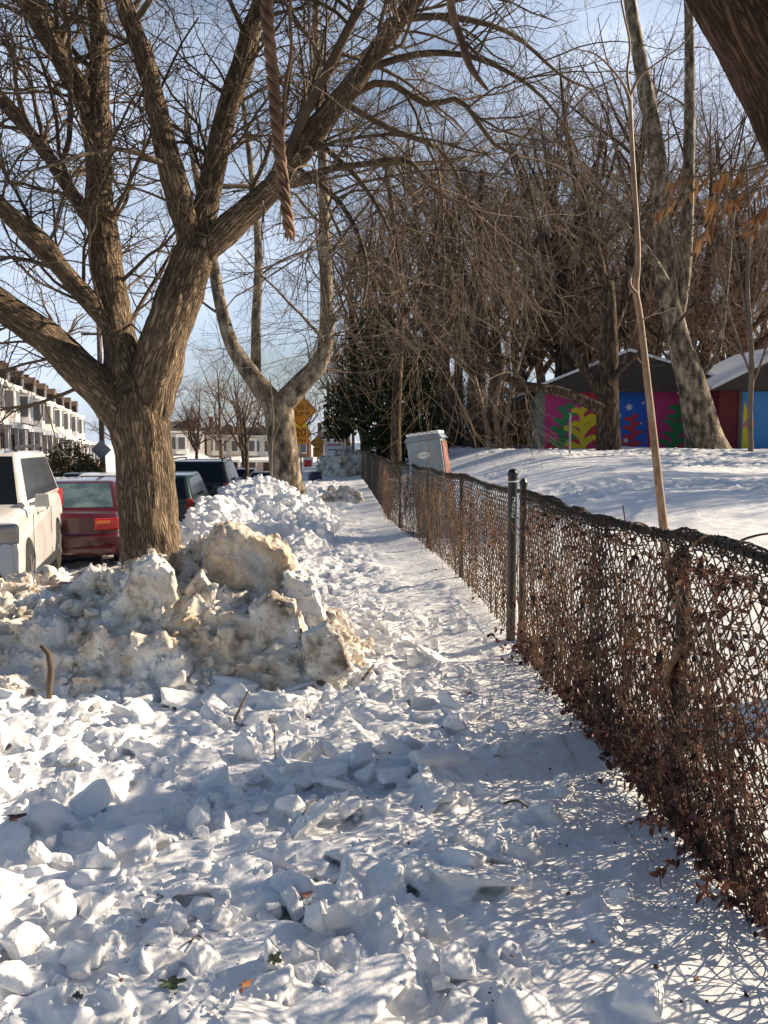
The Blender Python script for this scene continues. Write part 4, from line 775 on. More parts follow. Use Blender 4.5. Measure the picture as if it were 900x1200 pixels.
# ------------------------------------------------------------------ cars
def interp_poly(pts, n=0): return pts
def car(name, loc, rz, L_, W_, H_, kind, paint, label, wheel_r=.34, group=None, front_glass='glass', rear_glass='glass', extras=()):
    """local: +y forward, z=0 at the ground"""
    e = empty(name, loc, rz, label, 'car', group); h = L_ / 2; wb = L_ * .29
    belt = {'suv': .635 * H_, 'sedan': .66 * H_, 'wagon': .62 * H_}[kind]; hood = belt - (.04 if kind == 'suv' else .10); g = .24 if kind == 'suv' else .2
    def arch(yc): return [(yc + math.cos(a) * (wheel_r + .07), max(g, wheel_r + math.sin(a) * (wheel_r + .07))) for a in np.linspace(math.pi + .35, -.35, 11)] if 0 else [(yc + math.cos(a) * (wheel_r + .06), wheel_r + math.sin(a) * (wheel_r + .06)) for a in np.linspace(math.pi * 1.08, -math.pi * .08, 13)]
    rear = [(-h, g + .12), (-h - .0, .45), (-h + .02, .58), (-h + .04, belt - .06), (-h + .10, belt)] if kind != 'sedan' else [(-h + .02, g + .08), (-h, .34), (-h, .52), (-h + .05, .56), (-h + .07, belt - .10), (-h + .16, belt - .03)]
    mid = [(-h + (.95 if kind == 'sedan' else .3), belt), (h - 1.45, belt)]
    front = [(h - 1.05, hood + .03), (h - .45, hood - .04), (h - .12, hood - .14), (h - .03, hood - .3), (h, .55), (h, .38), (h - .06, g + .05)]
    top = rear + mid + front
    bottom = list(reversed([(-h + .12, g)] + arch(-wb) + arch(wb) + [(h - .16, g)]))
    prof = top + bottom; n = len(prof); mb = MB(); W2 = W_ / 2
    sl = [(-1, .93, .085), (-.985, .947, .05), (-.95, .962, .026), (-.86, .978, .01), (-.55, .995, 0), (0, 1.006, -.01), (.55, .995, 0), (.86, .978, .01), (.95, .962, .026), (.985, .947, .05), (1, .93, .085)]
    V = []
    for (sx, ys0, dz) in sl:
        for (y, z) in prof:
            ys = ys0
            tb = 1.0 - .06 * max(0, (z - .6)) / .5 - .03 * max(0, .5 - z) / .3 if abs(sx) > .9 else 1
            ar = -wb - wheel_r - .2 < y < wb + wheel_r + .2 and z < wheel_r * 2 + .1
            if ar: ys = 1.0
            zz = z - (dz if z > .5 and (y, z) in top else 0); V.append((sx * W2 * tb, y * ys, zz))
    F = []
    for s in range(len(sl) - 1):
        for i in range(n):
            j = (i + 1) % n; F.append((s * n + i, (s + 1) * n + i, (s + 1) * n + j, s * n + j))
    F.append(tuple(range(n))); F.append(tuple(reversed(range((len(sl) - 1) * n, len(sl) * n)))); mb.add(V, F)
    body = mb.build('body', paint, e); me = body.data
    bm = bmesh.new(); bm.from_mesh(me); bmesh.ops.recalc_face_normals(bm, faces=bm.faces); bm.to_mesh(me); bm.free()
    for p in me.polygons: p.use_smooth = len(p.vertices) == 4
    try: me.set_sharp_from_angle(angle=R(32))
    except Exception: pass
    # greenhouse
    wbt, wrf = W2 * .93, W2 * .74
    if kind == 'sedan': ya, yb, yc, yd = h - 1.35, h - 2.05, -h + 1.35, -h + .62
    elif kind == 'wagon': ya, yb, yc, yd = h - 1.3, h - 1.95, -h + .55, -h + .12
    else: ya, yb, yc, yd = h - 1.25, h - 1.95, -h + .5, -h + .1
    B = {'fl': (-wbt, ya, belt - .03), 'fr': (wbt, ya, belt - .03), 'rl': (-wbt, yd, belt - .03), 'rr': (wbt, yd, belt - .03), 'tfl': (-wrf, yb, H_), 'tfr': (wrf, yb, H_), 'trl': (-wrf, yc, H_ - .02), 'trr': (wrf, yc, H_ - .02)}
    k = ['rl', 'rr', 'fr', 'fl', 'trl', 'trr', 'tfr', 'tfl']; gm = MB(); gm.add([B[i] for i in k], [(3, 2, 1, 0), (4, 5, 6, 7), (0, 1, 5, 4), (1, 2, 6, 5), (2, 3, 7, 6), (3, 0, 4, 7)])
    gh = gm.build('cabin', paint, e, False, .07, 4)
    for p in gh.data.polygons: p.use_smooth = True
    try: gh.data.set_sharp_from_angle(angle=R(40))
    except Exception: pass
    def panel(nm, cs, mt, u0, u1, v0, v1, out=.006, par=None, trim=0, bulge=0.):
        c = [np.array(x, float) for x in cs]; P = lambda u, v_: (c[0] * (1 - u) + c[1] * u) * (1 - v_) + (c[3] * (1 - u) + c[2] * u) * v_
        nv = np.cross(c[1] - c[0], c[3] - c[0]); nv /= np.linalg.norm(nv); ct = sum(c) / 4
        if nv @ (ct - np.array([0, 0, .6])) < 0: nv = -nv
        m_ = MB(); nu, nv2 = 8, 6; base = [P(u0 + (u1 - u0) * i / nu, v0 + (v1 - v0) * j / nv2) + nv * out for j in range(nv2 + 1) for i in range(nu + 1)]
        m_.add(base, [(j * (nu + 1) + i, j * (nu + 1) + i + 1, (j + 1) * (nu + 1) + i + 1, (j + 1) * (nu + 1) + i) for j in range(nv2) for i in range(nu)])
        lo_ = [P(u0, v0) - nv * .02, P(u1, v0) - nv * .02, P(u1, v1) - nv * .02, P(u0, v1) - nv * .02]; hi_ = [P(u0, v0) + nv * out, P(u1, v0) + nv * out, P(u1, v1) + nv * out, P(u0, v1) + nv * out]
        m_.add(lo_ + hi_, [(0, 1, 5, 4), (1, 2, 6, 5), (2, 3, 7, 6), (3, 0, 4, 7)])
        return m_.build(nm, mt, par or e)
    panel('windscreen', [B['fl'], B['fr'], B['tfr'], B['tfl']], M[front_glass], .05, .95, .08, .9)
    rw_ = panel('rear_window', [B['rl'], B['rr'], B['trr'], B['trl']], M[rear_glass], .07, .93, .12, .9)
    for sx, sfx in ((-1, 'l'), (1, 'r')):
        cs = [B['r' + sfx], B['f' + sfx], B['tf' + sfx], B['tr' + sfx]]
        for u0, u1 in (((.06, .305), (.312, .635), (.642, .95)) if kind != 'sedan' else ((.1, .48), (.52, .92))): panel('side_window', cs, M['glass'], u0, u1, .12, .86)
        # wheels
        for wy in (-wb, wb):
            c = np.array([sx * (W2 - .11), wy, wheel_r]); t = MB(); t.tube([c + [sx * a, 0, 0] for a in (-.11, -.105, -.06, .06, .1, .107)], [wheel_r * .62, wheel_r * .95, wheel_r, wheel_r, wheel_r * .94, wheel_r * .66], 28); wh = t.build('wheel', M['tyre'], e, False, 0)
            r_ = MB(); r_.tube([c + [sx * a, 0, 0] for a in (.085, .098)], [wheel_r * .66, wheel_r * .62], 24)
            for q_ in range(5):
                an = q_ * 2 * math.pi / 5; r_.box(c + [sx * .108, math.cos(an) * wheel_r * .33, math.sin(an) * wheel_r * .33], (.025, .07, wheel_r * .6), rot=Matrix.Rotation(an - math.pi / 2, 3, 'X'))
            r_.build('rim', M['rim'], wh)
        MB().tube([(sx * (W2 * .965), ya - .02, belt + .02), (sx * (W2 + .05), ya - .06, belt + .04)], [.025, .02], 6).box((sx * (W2 + .12), ya - .06, belt + .07), (.19, .1, .16), taper=.85).build('mirror', paint, e, False, .03, 3)
        for yy in (ya - .95, ya - 1.85): MB().box((sx * (W2 * .985 + .01), yy, belt - .13), (.03, .17, .028)).build('door_handle', paint, e, False, .008)
        for yy in ((ya - .15, (ya + yd) / 2 - .05, yd + .25)):
            MB().box((sx * (W2 * .992), yy, .28 + (belt - .28) / 2 - .03), (.006, .012, belt - .42)).build('door_seam', M['plastic'], e)
        MB().box((sx * (W2 * .985), 0, g + .06), (.05, 2 * wb - 2 * wheel_r - .2, .12)).build('sill', M['plastic'], e, False, .015)
        if kind == 'suv':
            MB().tube(*resample([(sx * wrf * .95, yb - .1, H_ - .01), (sx * wrf * .95, yb - .2, H_ + .05), (sx * wrf * .95, yc + .25, H_ + .05), (sx * wrf * .95, yc + .1, H_ - .02)], [.022] * 4, 16), 8).build('roof_rail', M['plastic'], e, True)
        # lamps
        hl = MB(); hl.box((sx * W2 * .79, h - .2, hood - (.2 if kind == 'suv' else .22)), (W_ * .2, .26, .25 if kind == 'suv' else .2), rz=-sx * .42); hl.build('headlight', M['lamp_clear'], e, False, .05, 3)
        if kind == 'sedan': MB().box((sx * W2 * .72, -h + .115, belt - .20), (W_ * .22, .1, .19), rz=sx * .2).build('tail_light', M['lamp_red'], e, False, .03, 3); MB().box((sx * W2 * .66, -h + .085, belt - .165), (W_ * .12, .08, .06), rz=sx * .2).build('turn_light', M['lamp_amber'], e, False, .015)
        else: MB().box((sx * W2 * .86, -h + .1, belt - .13), (W_ * .09, .1, .34), rz=sx * .3).build('tail_light', M['lamp_red'], e, False, .03, 3)
        MB().box((sx * W2 * .72, h - .02, .46), (.22, .06, .13)).build('fog_light', M['plastic'], e, False, .03)
    MB().box((0, h - .03, hood - .26), (W_ * .46, .08, .22)).build('grille', M['plastic'], e, False, .03)
    MB().box((0, h - .03, g + .12), (W_ * .86, .1, .16)).build('front_bumper', M['plastic'], e, False, .04)
    MB().box((0, -h + .02, g + .10), (W_ * .86, .1, .14)).build('rear_bumper', M['plastic'] if kind != 'sedan' else paint, e, False, .04)
    if kind != 'sedan': MB().box((0, -h + (.03 if kind != 'sedan' else .035), belt - (.42 if kind != 'sedan' else .24)), (.31, .05, .16)).build('number_plate', M['plate'], e, False, .01)
    MB().box((0, 0, .36), (W_ * .8, L_ * .86, .22)).build('underbody', M['plastic'], e)
    if kind != 'sedan': MB().box((0, -h + .03, belt - .25), (W_ * .5, .05, .03)).build('trim_strip', M['chrome'], e)
    return e
# white SUV faces the camera
AL = R(8.7)
sx_, sy_ = -4.94, 11.85
car('suv', (sx_, sy_, road_z(11.) + .02), math.pi + R(10.9), 4.95, 1.95, 1.86, 'suv', M['white_paint'], 'white sport utility car facing the camera at the left edge', .38)
rx_, ry_ = at(76, 640, 13.75)[0], 13.75
car('sedan', (rx_ - math.sin(AL) * 2.35, ry_ + math.cos(AL) * 2.35, road_z(14) + .03), AL, 4.7, 1.76, 1.38, 'sedan', M['red_paint'], 'dark red sedan seen from behind between the white car and the big trunk', .31, rear_glass='glass_rear')
car('wagon', (-4.0, 21.2, road_z(20) + .03), R(1), 4.4, 1.78, 1.50, 'wagon', M['green_paint'], 'small dark green car with a red tail light just right of the big trunk', .32)
car('suv', (-4.05, 27.6, road_z(26) + .03), R(1), 5.0, 2.02, 1.87, 'suv', M['black_paint'], 'tall black sport utility car seen from behind beyond the dark green car', .38)
for px, d, kd, pt, lab in ((80, 46, 'sedan', 'silver_paint', 'silver car roof showing just left over the red sedan'), (104, 37.5, 'sedan', 'green_paint', 'dark car roof showing over the middle of the red sedan'), (126, 30, 'sedan', 'white_paint', 'white car showing between the red sedan roof and the trunk'), (291, 62, 'suv', 'silver_paint', 'grey car parked far down the street in front of the cream houses'), (310, 50, 'sedan', 'black_paint', 'dark car parked far down the street left of the forked plane tree'), (283, 75, 'sedan', 'white_paint', 'pale car farthest down the street'), (375, 60, 'suv', 'white_paint', 'snowy white car beyond the signs')):
    car('parked_car', ((px - 391) / 1000 * d, d, float(road_z(d)) + .05), AL if px < 200 else R(2), 4.5, 1.8, 1.47 if kd == 'sedan' else 1.7, kd, M[pt], lab)
# ------------------------------------------------------------------ houses
def house(loc, rz, wall, label, W_=5.0, Hh=5.9, porch=True, gable=True, group=None):
    """local: front faces -y, x along the street, base at z=0"""
    e = empty('row_house', loc, rz, label, 'house', group); Dp = 9.
    MB().box((0, Dp / 2, Hh / 2 - 1), (W_ - .02, Dp, Hh + 2)).build('wall', wall, e)
    rf = MB(); rf.add([(-W_ / 2, -.25, Hh), (W_ / 2, -.25, Hh), (W_ / 2, 1.6, Hh + 1.35), (-W_ / 2, 1.6, Hh + 1.35), (-W_ / 2, Dp, Hh + 1.), (W_ / 2, Dp, Hh + 1.), (-W_ / 2, Dp, Hh), (W_ / 2, Dp, Hh)], [(0, 1, 2, 3), (3, 2, 5, 4), (0, 3, 4, 6), (1, 7, 5, 2), (4, 5, 7, 6), (0, 6, 7, 1)]); r = rf.build('roof', M['roof'], e)
    MB().box((0, -.28, Hh - .02), (W_, .3, .22)).build('cornice', M['trim'], r); MB().box((-W_ / 2 + .35, 2.2, Hh + 2.0), (.6, .7, 1.5)).build('chimney', M['brick'], r)
    MB().add([(-W_ / 2 + .05, .4, Hh + .62), (W_ / 2 - .05, .4, Hh + .62), (W_ / 2 - .05, 1.5, Hh + 1.63), (-W_ / 2 + .05, 1.5, Hh + 1.63)], [(0, 1, 2, 3)]) if 0 else None
    d = MB(); d.box((.7, .75, Hh + .7), (1.2, 1.2, .9)); d.add([(-.0, .08, Hh + 1.15), (1.4, .08, Hh + 1.15), (.7, .08, Hh + 1.7), (-.0, 1.6, Hh + 1.15), (1.4, 1.6, Hh + 1.15), (.7, 1.6, Hh + 1.7)], [(0, 1, 2), (5, 4, 3), (0, 2, 5, 3), (2, 1, 4, 5)]); dm = d.build('dormer', M['wood'], r); MB().box((.7, .14, Hh + .72), (.75, .05, .65)).build('dormer_window', M['window'], dm) if 0 else MB().box((.7, .14, Hh + .72), (.75, .05, .65)).build('dormer_window', M['window'], r)
    # bay on the first floor
    b = MB(); b.add([(x, y, z) for z in (3.35, Hh - .25) for x, y in ((-1.9, 0.05), (-1.5, -.7), (-.1, -.7), (.3, .05))], [(0, 1, 5, 4), (1, 2, 6, 5), (2, 3, 7, 6), (4, 5, 6, 7), (3, 2, 1, 0)]); by = b.build('bay', M['trim'], e)
    for (x, y, a) in ((-.8, -.72, 0), (-1.71, -.34, -1.08), (.11, -.34, 1.08)): MB().box((x, y, 4.75), (.85 if not a else .55, .06, 1.5), rz=a).build('window', M['window'], by)
    w_ = MB(); w_.box((1.45, -.02, 4.7), (1.1, .1, 1.75)); f = w_.build('window', M['trim'], e); MB().box((1.45, -.05, 4.7), (.85, .1, 1.5)).build('pane', M['window'], f)
    if porch:
        p = MB(); p.add([(-W_ / 2 + .02, -2.6, 2.75), (W_ / 2 - .02, -2.6, 2.75), (W_ / 2 - .02, 0, 3.25), (-W_ / 2 + .02, 0, 3.25), (-W_ / 2 + .02, -2.6, 2.45), (W_ / 2 - .02, -2.6, 2.45), (W_ / 2 - .02, 0, 2.45), (-W_ / 2 + .02, 0, 2.45)], [(0, 1, 2, 3), (7, 6, 5, 4), (0, 4, 5, 1), (1, 5, 6, 2), (3, 7, 4, 0)]); p.build('porch_roof', M['snow'], e)
        for x in (-W_ / 2 + .25, 0, W_ / 2 - .25): MB().box((x, -2.35, 1.5), (.2, .2, 2.0)).build('porch_column', M['trim'], e)
        MB().box((0, -1.3, -.5), (W_ - .05, 2.6, 2.1)).build('porch_base', M['brick'], e); MB().box((0, -2.45, 1.05), (W_ - .3, .08, .12)).build('porch_rail', M['trim'], e)
    MB().box((1.3, -.03, 1.55), (1.0, .1, 2.1)).build('door', M['fascia'], e); w2 = MB().box((-.9, -.02, 1.7), (1.8, .1, 1.6)).build('window', M['trim'], e); MB().box((-.9, -.05, 1.7), (1.55, .1, 1.35)).build('pane', M['window'], w2)
    return e
A0 = np.array([-20.2, 45.]); A1 = np.array([-29.5, 105.]); ut = (A1 - A0) / np.linalg.norm(A1 - A0); rzh = math.atan2(ut[1], ut[0])   # house x axis along the street, front to its right
brk = None
labs = ['nearest white row house at the left edge of the picture', 'second white row house from the left edge']
for i in range(11):
    p = A0 + ut * (5.0 * i + 2.5); z = float(road_z(p[1])) + 1.65
    if i == 0: h0 = house((p[0], p[1], z), rzh, M['wall_white'], 'white row house with snowy porch roof and dormer along the left side of the street', group='white row houses on the left'); hb_ = None
    elif i % 4 == 3:
        if brk is None: brk = house((p[0], p[1], z), rzh, M['brick'], 'brick row house with snowy porch roof between white row houses', group='brick row houses on the left')
        else: dup(brk, (p[0], p[1], z), rzh)
    elif i % 3 == 2:
        if hb_ is None: hb_ = house((p[0], p[1], z), rzh, M['wall_cream'], 'cream row house with snowy porch roof between white row houses', group='cream row houses on the left')
        else: dup(hb_, (p[0], p[1], z), rzh)
    else: dup(h0, (p[0], p[1], z), rzh)
for (px, d, wl_, lab, rot) in ((221, 112, 'wall_white', 'white house with snowy porch seen just right of the big trunk', .5), (240, 128, 'brick', 'narrow dark brick house left of the cream houses at the street end', 0), (265, 124, 'wall_cream', 'cream flat fronted house with paired windows at the street end', 0), (303, 126, 'wall_white', 'pale house behind the twiggy street tree at the street end', 0), (345, 135, 'brick', 'brick house behind the forked plane tree', 0), (390, 140, 'wall_white', 'small white house seen behind the far signs', 0)):
    house(((px - 391) / 1000 * d, d, float(road_z(d)) + .3), rot, M[wl_], lab, W_=5.0 if px != 240 else 3., Hh=6.2)
# ------------------------------------------------------------------ painted building
BY = 36.; bx0, bx1 = at(641, 500, BY)[0], at(862, 500, BY)[0]; bz = 1.02; ez = at(700, 458, BY)[2]; bc = (bx0 + bx1) / 2
bd = empty('park_building', (bc, BY, bz), R(-7), 'low park building with bright plant mural under a dark snowy gable roof', 'building'); hw = (bx1 - bx0) / 2; eh = ez - bz
MB().box((0, 3.5, eh / 2 - .3), (2 * hw, 7, eh + .6)).build('wall', M['magenta'], bd)
MB().box((-hw - .18, .3, eh / 2 - .3), (.36, .6, eh + .6)).build('corner_pier', M['greygreen'], bd)
apx = at(735, 414, BY)[0] - bc; apz = at(735, 414, BY)[2] - bz
rf = MB(); ov = .55; rf.add([(-hw - .6, -ov, eh), (hw + .3, -ov, eh), (apx, -ov, apz), (-hw - .6, 7.4, eh), (hw + .3, 7.4, eh), (apx, 7.4, apz)], [(0, 1, 2), (5, 4, 3), (0, 2, 5, 3), (2, 1, 4, 5), (0, 3, 4, 1)]); r = rf.build('roof', M['fascia'], bd)
sn = MB()
for (xa, xb, za, zb) in ((-hw - .66, apx, eh, apz), (hw + .36, apx, eh, apz)): sn.add([(xa, -ov - .06, za + .03), (xb, -ov - .06, zb + .03), (xb, 7.4, zb + .03), (xa, 7.4, za + .03), (xa, -ov - .06, za + .14), (xb, -ov - .06, zb + .16), (xb, 7.4, zb + .16), (xa, 7.4, za + .14)], [(0, 1, 5, 4), (4, 5, 6, 7), (0, 4, 7, 3), (3, 7, 6, 2)])
sn.build('roof_snow', M['snow'], r); MB().box((-.1, -ov - .03, eh + .02), (2 * hw + .9, .1, .2)).build('fascia_board', M['fascia'], r)
def bxx(px): return at(px, 500, BY)[0] - bc
def bzz(py): return at(700, py, BY)[2] - bz
def wallpoly(mb, pts, off): mb.poly([(bxx(x), -off, bzz(y)) for x, y in pts])
MB().box((-hw - .012, 3.6, eh / 2 - .31), (.03, 6, eh + .6)).build('side_wall', M['greygreen'], bd)
pn = MB(); pn.box(((bxx(722) + bxx(758)) / 2, -.01, eh / 2 - .01), (bxx(758) - bxx(722), .024, eh - .04)); pn.build('mural_panel', M['blue'], bd)
pn = MB(); wallpoly(pn, [(680, 459), (702, 462), (722, 480), (722, 532), (700, 531), (690, 500)], .006); wallpoly(pn, [(643, 520), (680, 505), (700, 533), (643, 534)], .007); pn.build('mural_patch', M['mred'], bd)
def frond(base, tip, n, ll, ww, mt, off, nm='painted_leaf', seed=0, taper=.55):
    mb = MB(); b = np.array(base, float); t = np.array(tip, float); ax = t - b; Ln = np.linalg.norm(ax); ax /= Ln; nr_ = np.array([-ax[1], ax[0]]); k_ = [0]
    def cap(p0, p1, w0, w1, bend=0):
        p0, p1 = np.array(p0), np.array(p1); a = p1 - p0; nn_ = np.array([-a[1], a[0]]); nn_ /= np.linalg.norm(nn_) + 1e-9; L1, L2 = [], []
        for s in np.linspace(0, 1, 9):
            c = p0 + a * s + nn_ * bend * math.sin(s * math.pi) + 0; w_ = (w0 + (w1 - w0) * s) * (1 if s < .8 else math.sqrt(max(0, 1 - ((s - .8) / .2) ** 2)) * .98 + .02); L1.append(c + nn_ * w_); L2.append(c - nn_ * w_)
        k_[0] += 1; wallpoly(mb, L1 + L2[::-1], off + k_[0] * .0006)
    cap(b, t, ww * .8, ww * .5)
    for i in range(n):
        rf_ = random.Random(int(b[0]) * 7 + i)
        for sg in (-1, 1):
            s = .06 + .8 * (i + (.35 if sg > 0 else 0) + rf_.uniform(-.1, .1)) / max(1, n - .6); c = b + ax * Ln * s; l_ = ll * (1 - taper * s) * rf_.uniform(.8, 1.2)
            e_ = c + (ax * rf_.uniform(.45, .95) + nr_ * sg) * l_; cap(c, e_, ww * .7, ww * .95, -sg * 2.8)
    return mb.build(nm, mt, bd)
frond((660, 532), (665, 472), 4, 17, 3.8, M['mgreen'], .012); frond((685, 533), (683, 474), 4, 22, 4.2, M['myellow'], .02, taper=.5); frond((741, 532), (742, 484), 4, 15, 3.0, M['mred'], .03); frond((788, 532), (793, 470), 5, 18, 3.6, M['mgreen'], .012); frond((826, 530), (830, 480), 4, 12, 2.8, M['mred'], .012)
stb = MB()
for (sx2, sy2, r_) in ((737, 477, 5.5), (726, 487, 3.6), (753, 472, 2.5), (734, 516, 4.), (751, 496, 2.)):
    for q_ in range(4):
        a_ = q_ * math.pi / 4; u_ = np.array([math.cos(a_), math.sin(a_)]); n_ = np.array([-u_[1], u_[0]]); wallpoly(stb, [np.array([sx2, sy2]) + v_ for v_ in (-u_ * r_, -n_ * r_ * .2, u_ * r_, n_ * r_ * .2)], .038 + q_ * .001)
stb.build('painted_star', M['white'], bd)
# right hand shed
CYd = 33.; cx0 = at(842, 500, CYd)[0]; cx1 = cx0 + 5.; cz = 1.06; ch = at(860, 458, CYd)[2] - cz
s2 = empty('park_shed', (cx0, CYd, cz), 0, 'second painted shed at the right edge with snow on its sloping roof', 'building')
MB().box((2.5, 2.5, ch / 2 - .3), (5., 5, ch + .6)).build('wall', M['maroon'], s2)
def sxx(px): return at(px, 500, CYd)[0] - cx0
def szz(py): return at(860, py, CYd)[2] - cz
MB().box((sxx(866), -.03, ch / 2 - .03), (.12, .08, ch)).build('corner_board', M['wood'], s2)
MB().box(((sxx(868) + sxx(960)) / 2, -.012, ch / 2 - .02), (sxx(960) - sxx(868), .03, ch)).build('mural_panel', M['msky'], s2)
m_ = MB(); m_.poly([(sxx(x), -.034, szz(y)) for x, y in ((869, 525), (884, 525), (882, 505), (876, 485), (871, 470))]); m_.build('painted_shape', M['myellow'], s2); m_ = MB(); m_.poly([(sxx(x), -.038, szz(y)) for x, y in ((869, 500), (882, 503), (884, 495), (876, 488))]); m_.build('painted_shape', M['mpink'], s2)
rf = MB(); pz = at(915, 405, CYd)[2] - cz; px_ = sxx(915); rf.add([(-.5, -.5, ch), (5.5, -.5, ch), (px_ + .6, -.5, pz), (-.5, 5.4, ch), (5.5, 5.4, ch), (px_ + .6, 5.4, pz)], [(0, 1, 2), (5, 4, 3), (0, 2, 5, 3), (2, 1, 4, 5), (0, 3, 4, 1)]); r = rf.build('roof', M['fascia'], s2)
sn = MB(); sn.add([(-.56, -.55, ch + .02), (px_ + .6, -.55, pz + .03), (px_ + .6, 5.4, pz + .03), (-.56, 5.4, ch + .02), (-.56, -.55, ch + .14), (px_ + .6, -.55, pz + .18), (px_ + .6, 5.4, pz + .18), (-.56, 5.4, ch + .14)], [(0, 1, 5, 4), (4, 5, 6, 7), (0, 4, 7, 3), (3, 7, 6, 2)]); sn.build('roof_snow', M['snow'], r)
MB().tube([at(668, 535, 26) * [1, 1, 0] + [0, 0, .3], at(668, 484, 26)], .035, 8).build('metal_stake', M['metal']); tag(bpy.data.objects['metal_stake'], 'thin grey metal stake standing in the snow before the yellow painted leaf', 'stake')
# ------------------------------------------------------------------ grey leaning cabinet behind the fence
cb_ = at(512, 590, 13.6); kb = empty('utility_cabinet', (cb_[0], 13.6, tz(cb_[0], 13.6) - .05), R(-14), 'leaning grey blue cabinet with snow capped lid and white oval badge', 'cabinet'); kb.rotation_euler = (0, R(-8), R(-16))
ht = 1.66 - tz(cb_[0], 13.6)
MB().box((0, .28, ht / 2), (.56, .56, ht)).build('body', M['cab_blue'], kb, False, .02); MB().box((.288, .28, ht / 2 - .02), (.02, .5, ht - .05)).build('side_panel', M['cab_red'], kb, False, .006)
ld = MB().add([(-.32, -.04, ht), (.32, -.04, ht), (.32, .6, ht), (-.32, .6, ht), (-.25, 0, ht + .09), (.25, 0, ht + .09), (.25, .56, ht + .09), (-.25, .56, ht + .09)], [(3, 2, 1, 0), (4, 5, 6, 7), (0, 1, 5, 4), (1, 2, 6, 5), (2, 3, 7, 6), (3, 0, 4, 7)])
ldm = MB(); ldm.add([(-.32, -.04, ht), (.32, -.04, ht), (.32, .6, ht), (-.32, .6, ht), (-.25, 0, ht + .09), (.25, 0, ht + .09), (.25, .56, ht + .09), (-.25, .56, ht + .09)], [(3, 2, 1, 0), (4, 5, 6, 7), (0, 1, 5, 4), (1, 2, 6, 5), (2, 3, 7, 6), (3, 0, 4, 7)]); lid = ldm.build('lid', M['cab_blue'], kb, False, .015)
sc_ = MB()
for x in np.linspace(-.22, .22, 5): sc_.box((x, .27, ht + .105), (.105, .56, .05))
sc_.build('snow_cap', M['snow'], lid, False, .02, 3)
bd_ = MB(); bd_.poly([(math.cos(a) * .105 - .02, -.004, ht - .24 + math.sin(a) * .055) for a in np.linspace(0, 2 * math.pi, 32, endpoint=False)]); bg = bd_.build('badge', M['white'], kb)
lt_ = MB(); lt_.tube([(-.085 + .013 * i, -.008, ht - .24 + .016 * (-1) ** i * (1 if i % 3 else .3)) for i in range(11)], .004, 4); lt_.build('badge_script', M['cab_blue'], bg)
# ------------------------------------------------------------------ signs
def text_mesh(txt, size, mt, parent, loc, ext=.002, rot=(R(90), 0, 0)):
    c = bpy.data.curves.new('lettering', 'FONT'); c.body = txt; c.size = size; c.align_x = 'CENTER'; c.align_y = 'CENTER'; c.extrude = ext; t = bpy.data.objects.new('lettering', c); COL.objects.link(t)
    dg = bpy.context.evaluated_depsgraph_get(); dg.update(); me = bpy.data.meshes.new_from_object(t.evaluated_get(dg)); bpy.data.objects.remove(t)
    o = link('lettering', me, mt, parent); o.data.materials.clear(); o.data.materials.append(mt); o.location = loc; o.rotation_euler = rot; return o
def diamond(mb, s, y, th=.02):
    p = [(0, -s), (s, 0), (0, s), (-s, 0)]; mb.add([(x, y, z) for x, z in p] + [(x, y + th, z) for x, z in p], [(0, 1, 2, 3), (7, 6, 5, 4), (0, 4, 5, 1), (1, 5, 6, 2), (2, 6, 7, 3), (3, 7, 4, 0)])
def speed_sign(px, d, pyc, py2, label, face2='sign_orange', txt=True, s=.52):
    c = at(px, pyc, d); c2 = at(px, py2, d); gz = min(0, tz(c[0], d)); e = empty('road_sign', (c[0], d, gz), R(-3), label, 'sign')
    MB().box((0, .05, (c[2] - gz) / 2 + .1), (.05, .04, c[2] - gz + .6)).build('post', M['metal'], e)
    m = MB(); diamond(m, s, 0); f = m.build('sign_face', M['sign_orange'], e); f.location = (0, 0, c[2] - gz)
    m = MB(); z = s - .045; 
    for a, b in (((0, -z), (z, 0)), ((z, 0), (0, z)), ((0, z), (-z, 0)), ((-z, 0), (0, -z))): m.tube([(a[0], -.002, a[1]), (b[0], -.002, b[1])], .009, 4)
    m.build('border', M['black'], f)
    if txt: text_mesh('SPEED', .21, M['black'], f, (0, -.004, .09)); text_mesh('HUMP', .21, M['black'], f, (0, -.004, -.11))
    p = MB().box((0, .01, c2[2] - gz), (.48, .02, .52)).build('speed_plate', M[face2], e); text_mesh('20', .34, M['black'], p, (0, -.002, c2[2] - gz + .07)); text_mesh('MPH', .14, M['black'], p, (0, -.002, c2[2] - gz - .17)); return e
speed_sign(352, 26.4, 481, 510, 'orange diamond speed hump sign over a 20 mph plate beside the plane tree')
speed_sign(372, 46, 519, 530, 'smaller second orange diamond speed sign farther down the path', s=.4)
def plate_sign(px, d, pyc, w_, h_, face, label, bars=True):
    c = at(px, pyc, d); gz = tz(c[0], d); e = empty('road_sign', (c[0], d, gz), 0, label, 'sign'); MB().box((0, .04, (c[2] - gz) / 2), (.05, .04, c[2] - gz + .4)).build('post', M['metal'], e); f = MB().box((0, 0, c[2] - gz), (w_, .02, h_)).build('sign_face', M[face], e)
    return e, f, c[2] - gz
e, f, z = plate_sign(392, 48, 526, 1.0, .75, 'white', 'white rectangular notice sign in front of the evergreen far down the path'); MB().box((0, -.012, z + .22), (.8, .01, .08)).build('stripe', M['redmark'], f); MB().box((0, -.012, z - .05), (.7, .01, .05)).build('stripe', M['black'], f)
e, f, z = plate_sign(361, 52, 543, .6, .75, 'white', 'small red and white sign low behind the speed signs'); MB().box((0, -.012, z), (.45, .01, .4)).build('stripe', M['redmark'], f)
e, f, z = plate_sign(349, 30, 497, .6, .6, 'sign_yellow', 'bright yellow sign peeking out between diamond and plate')
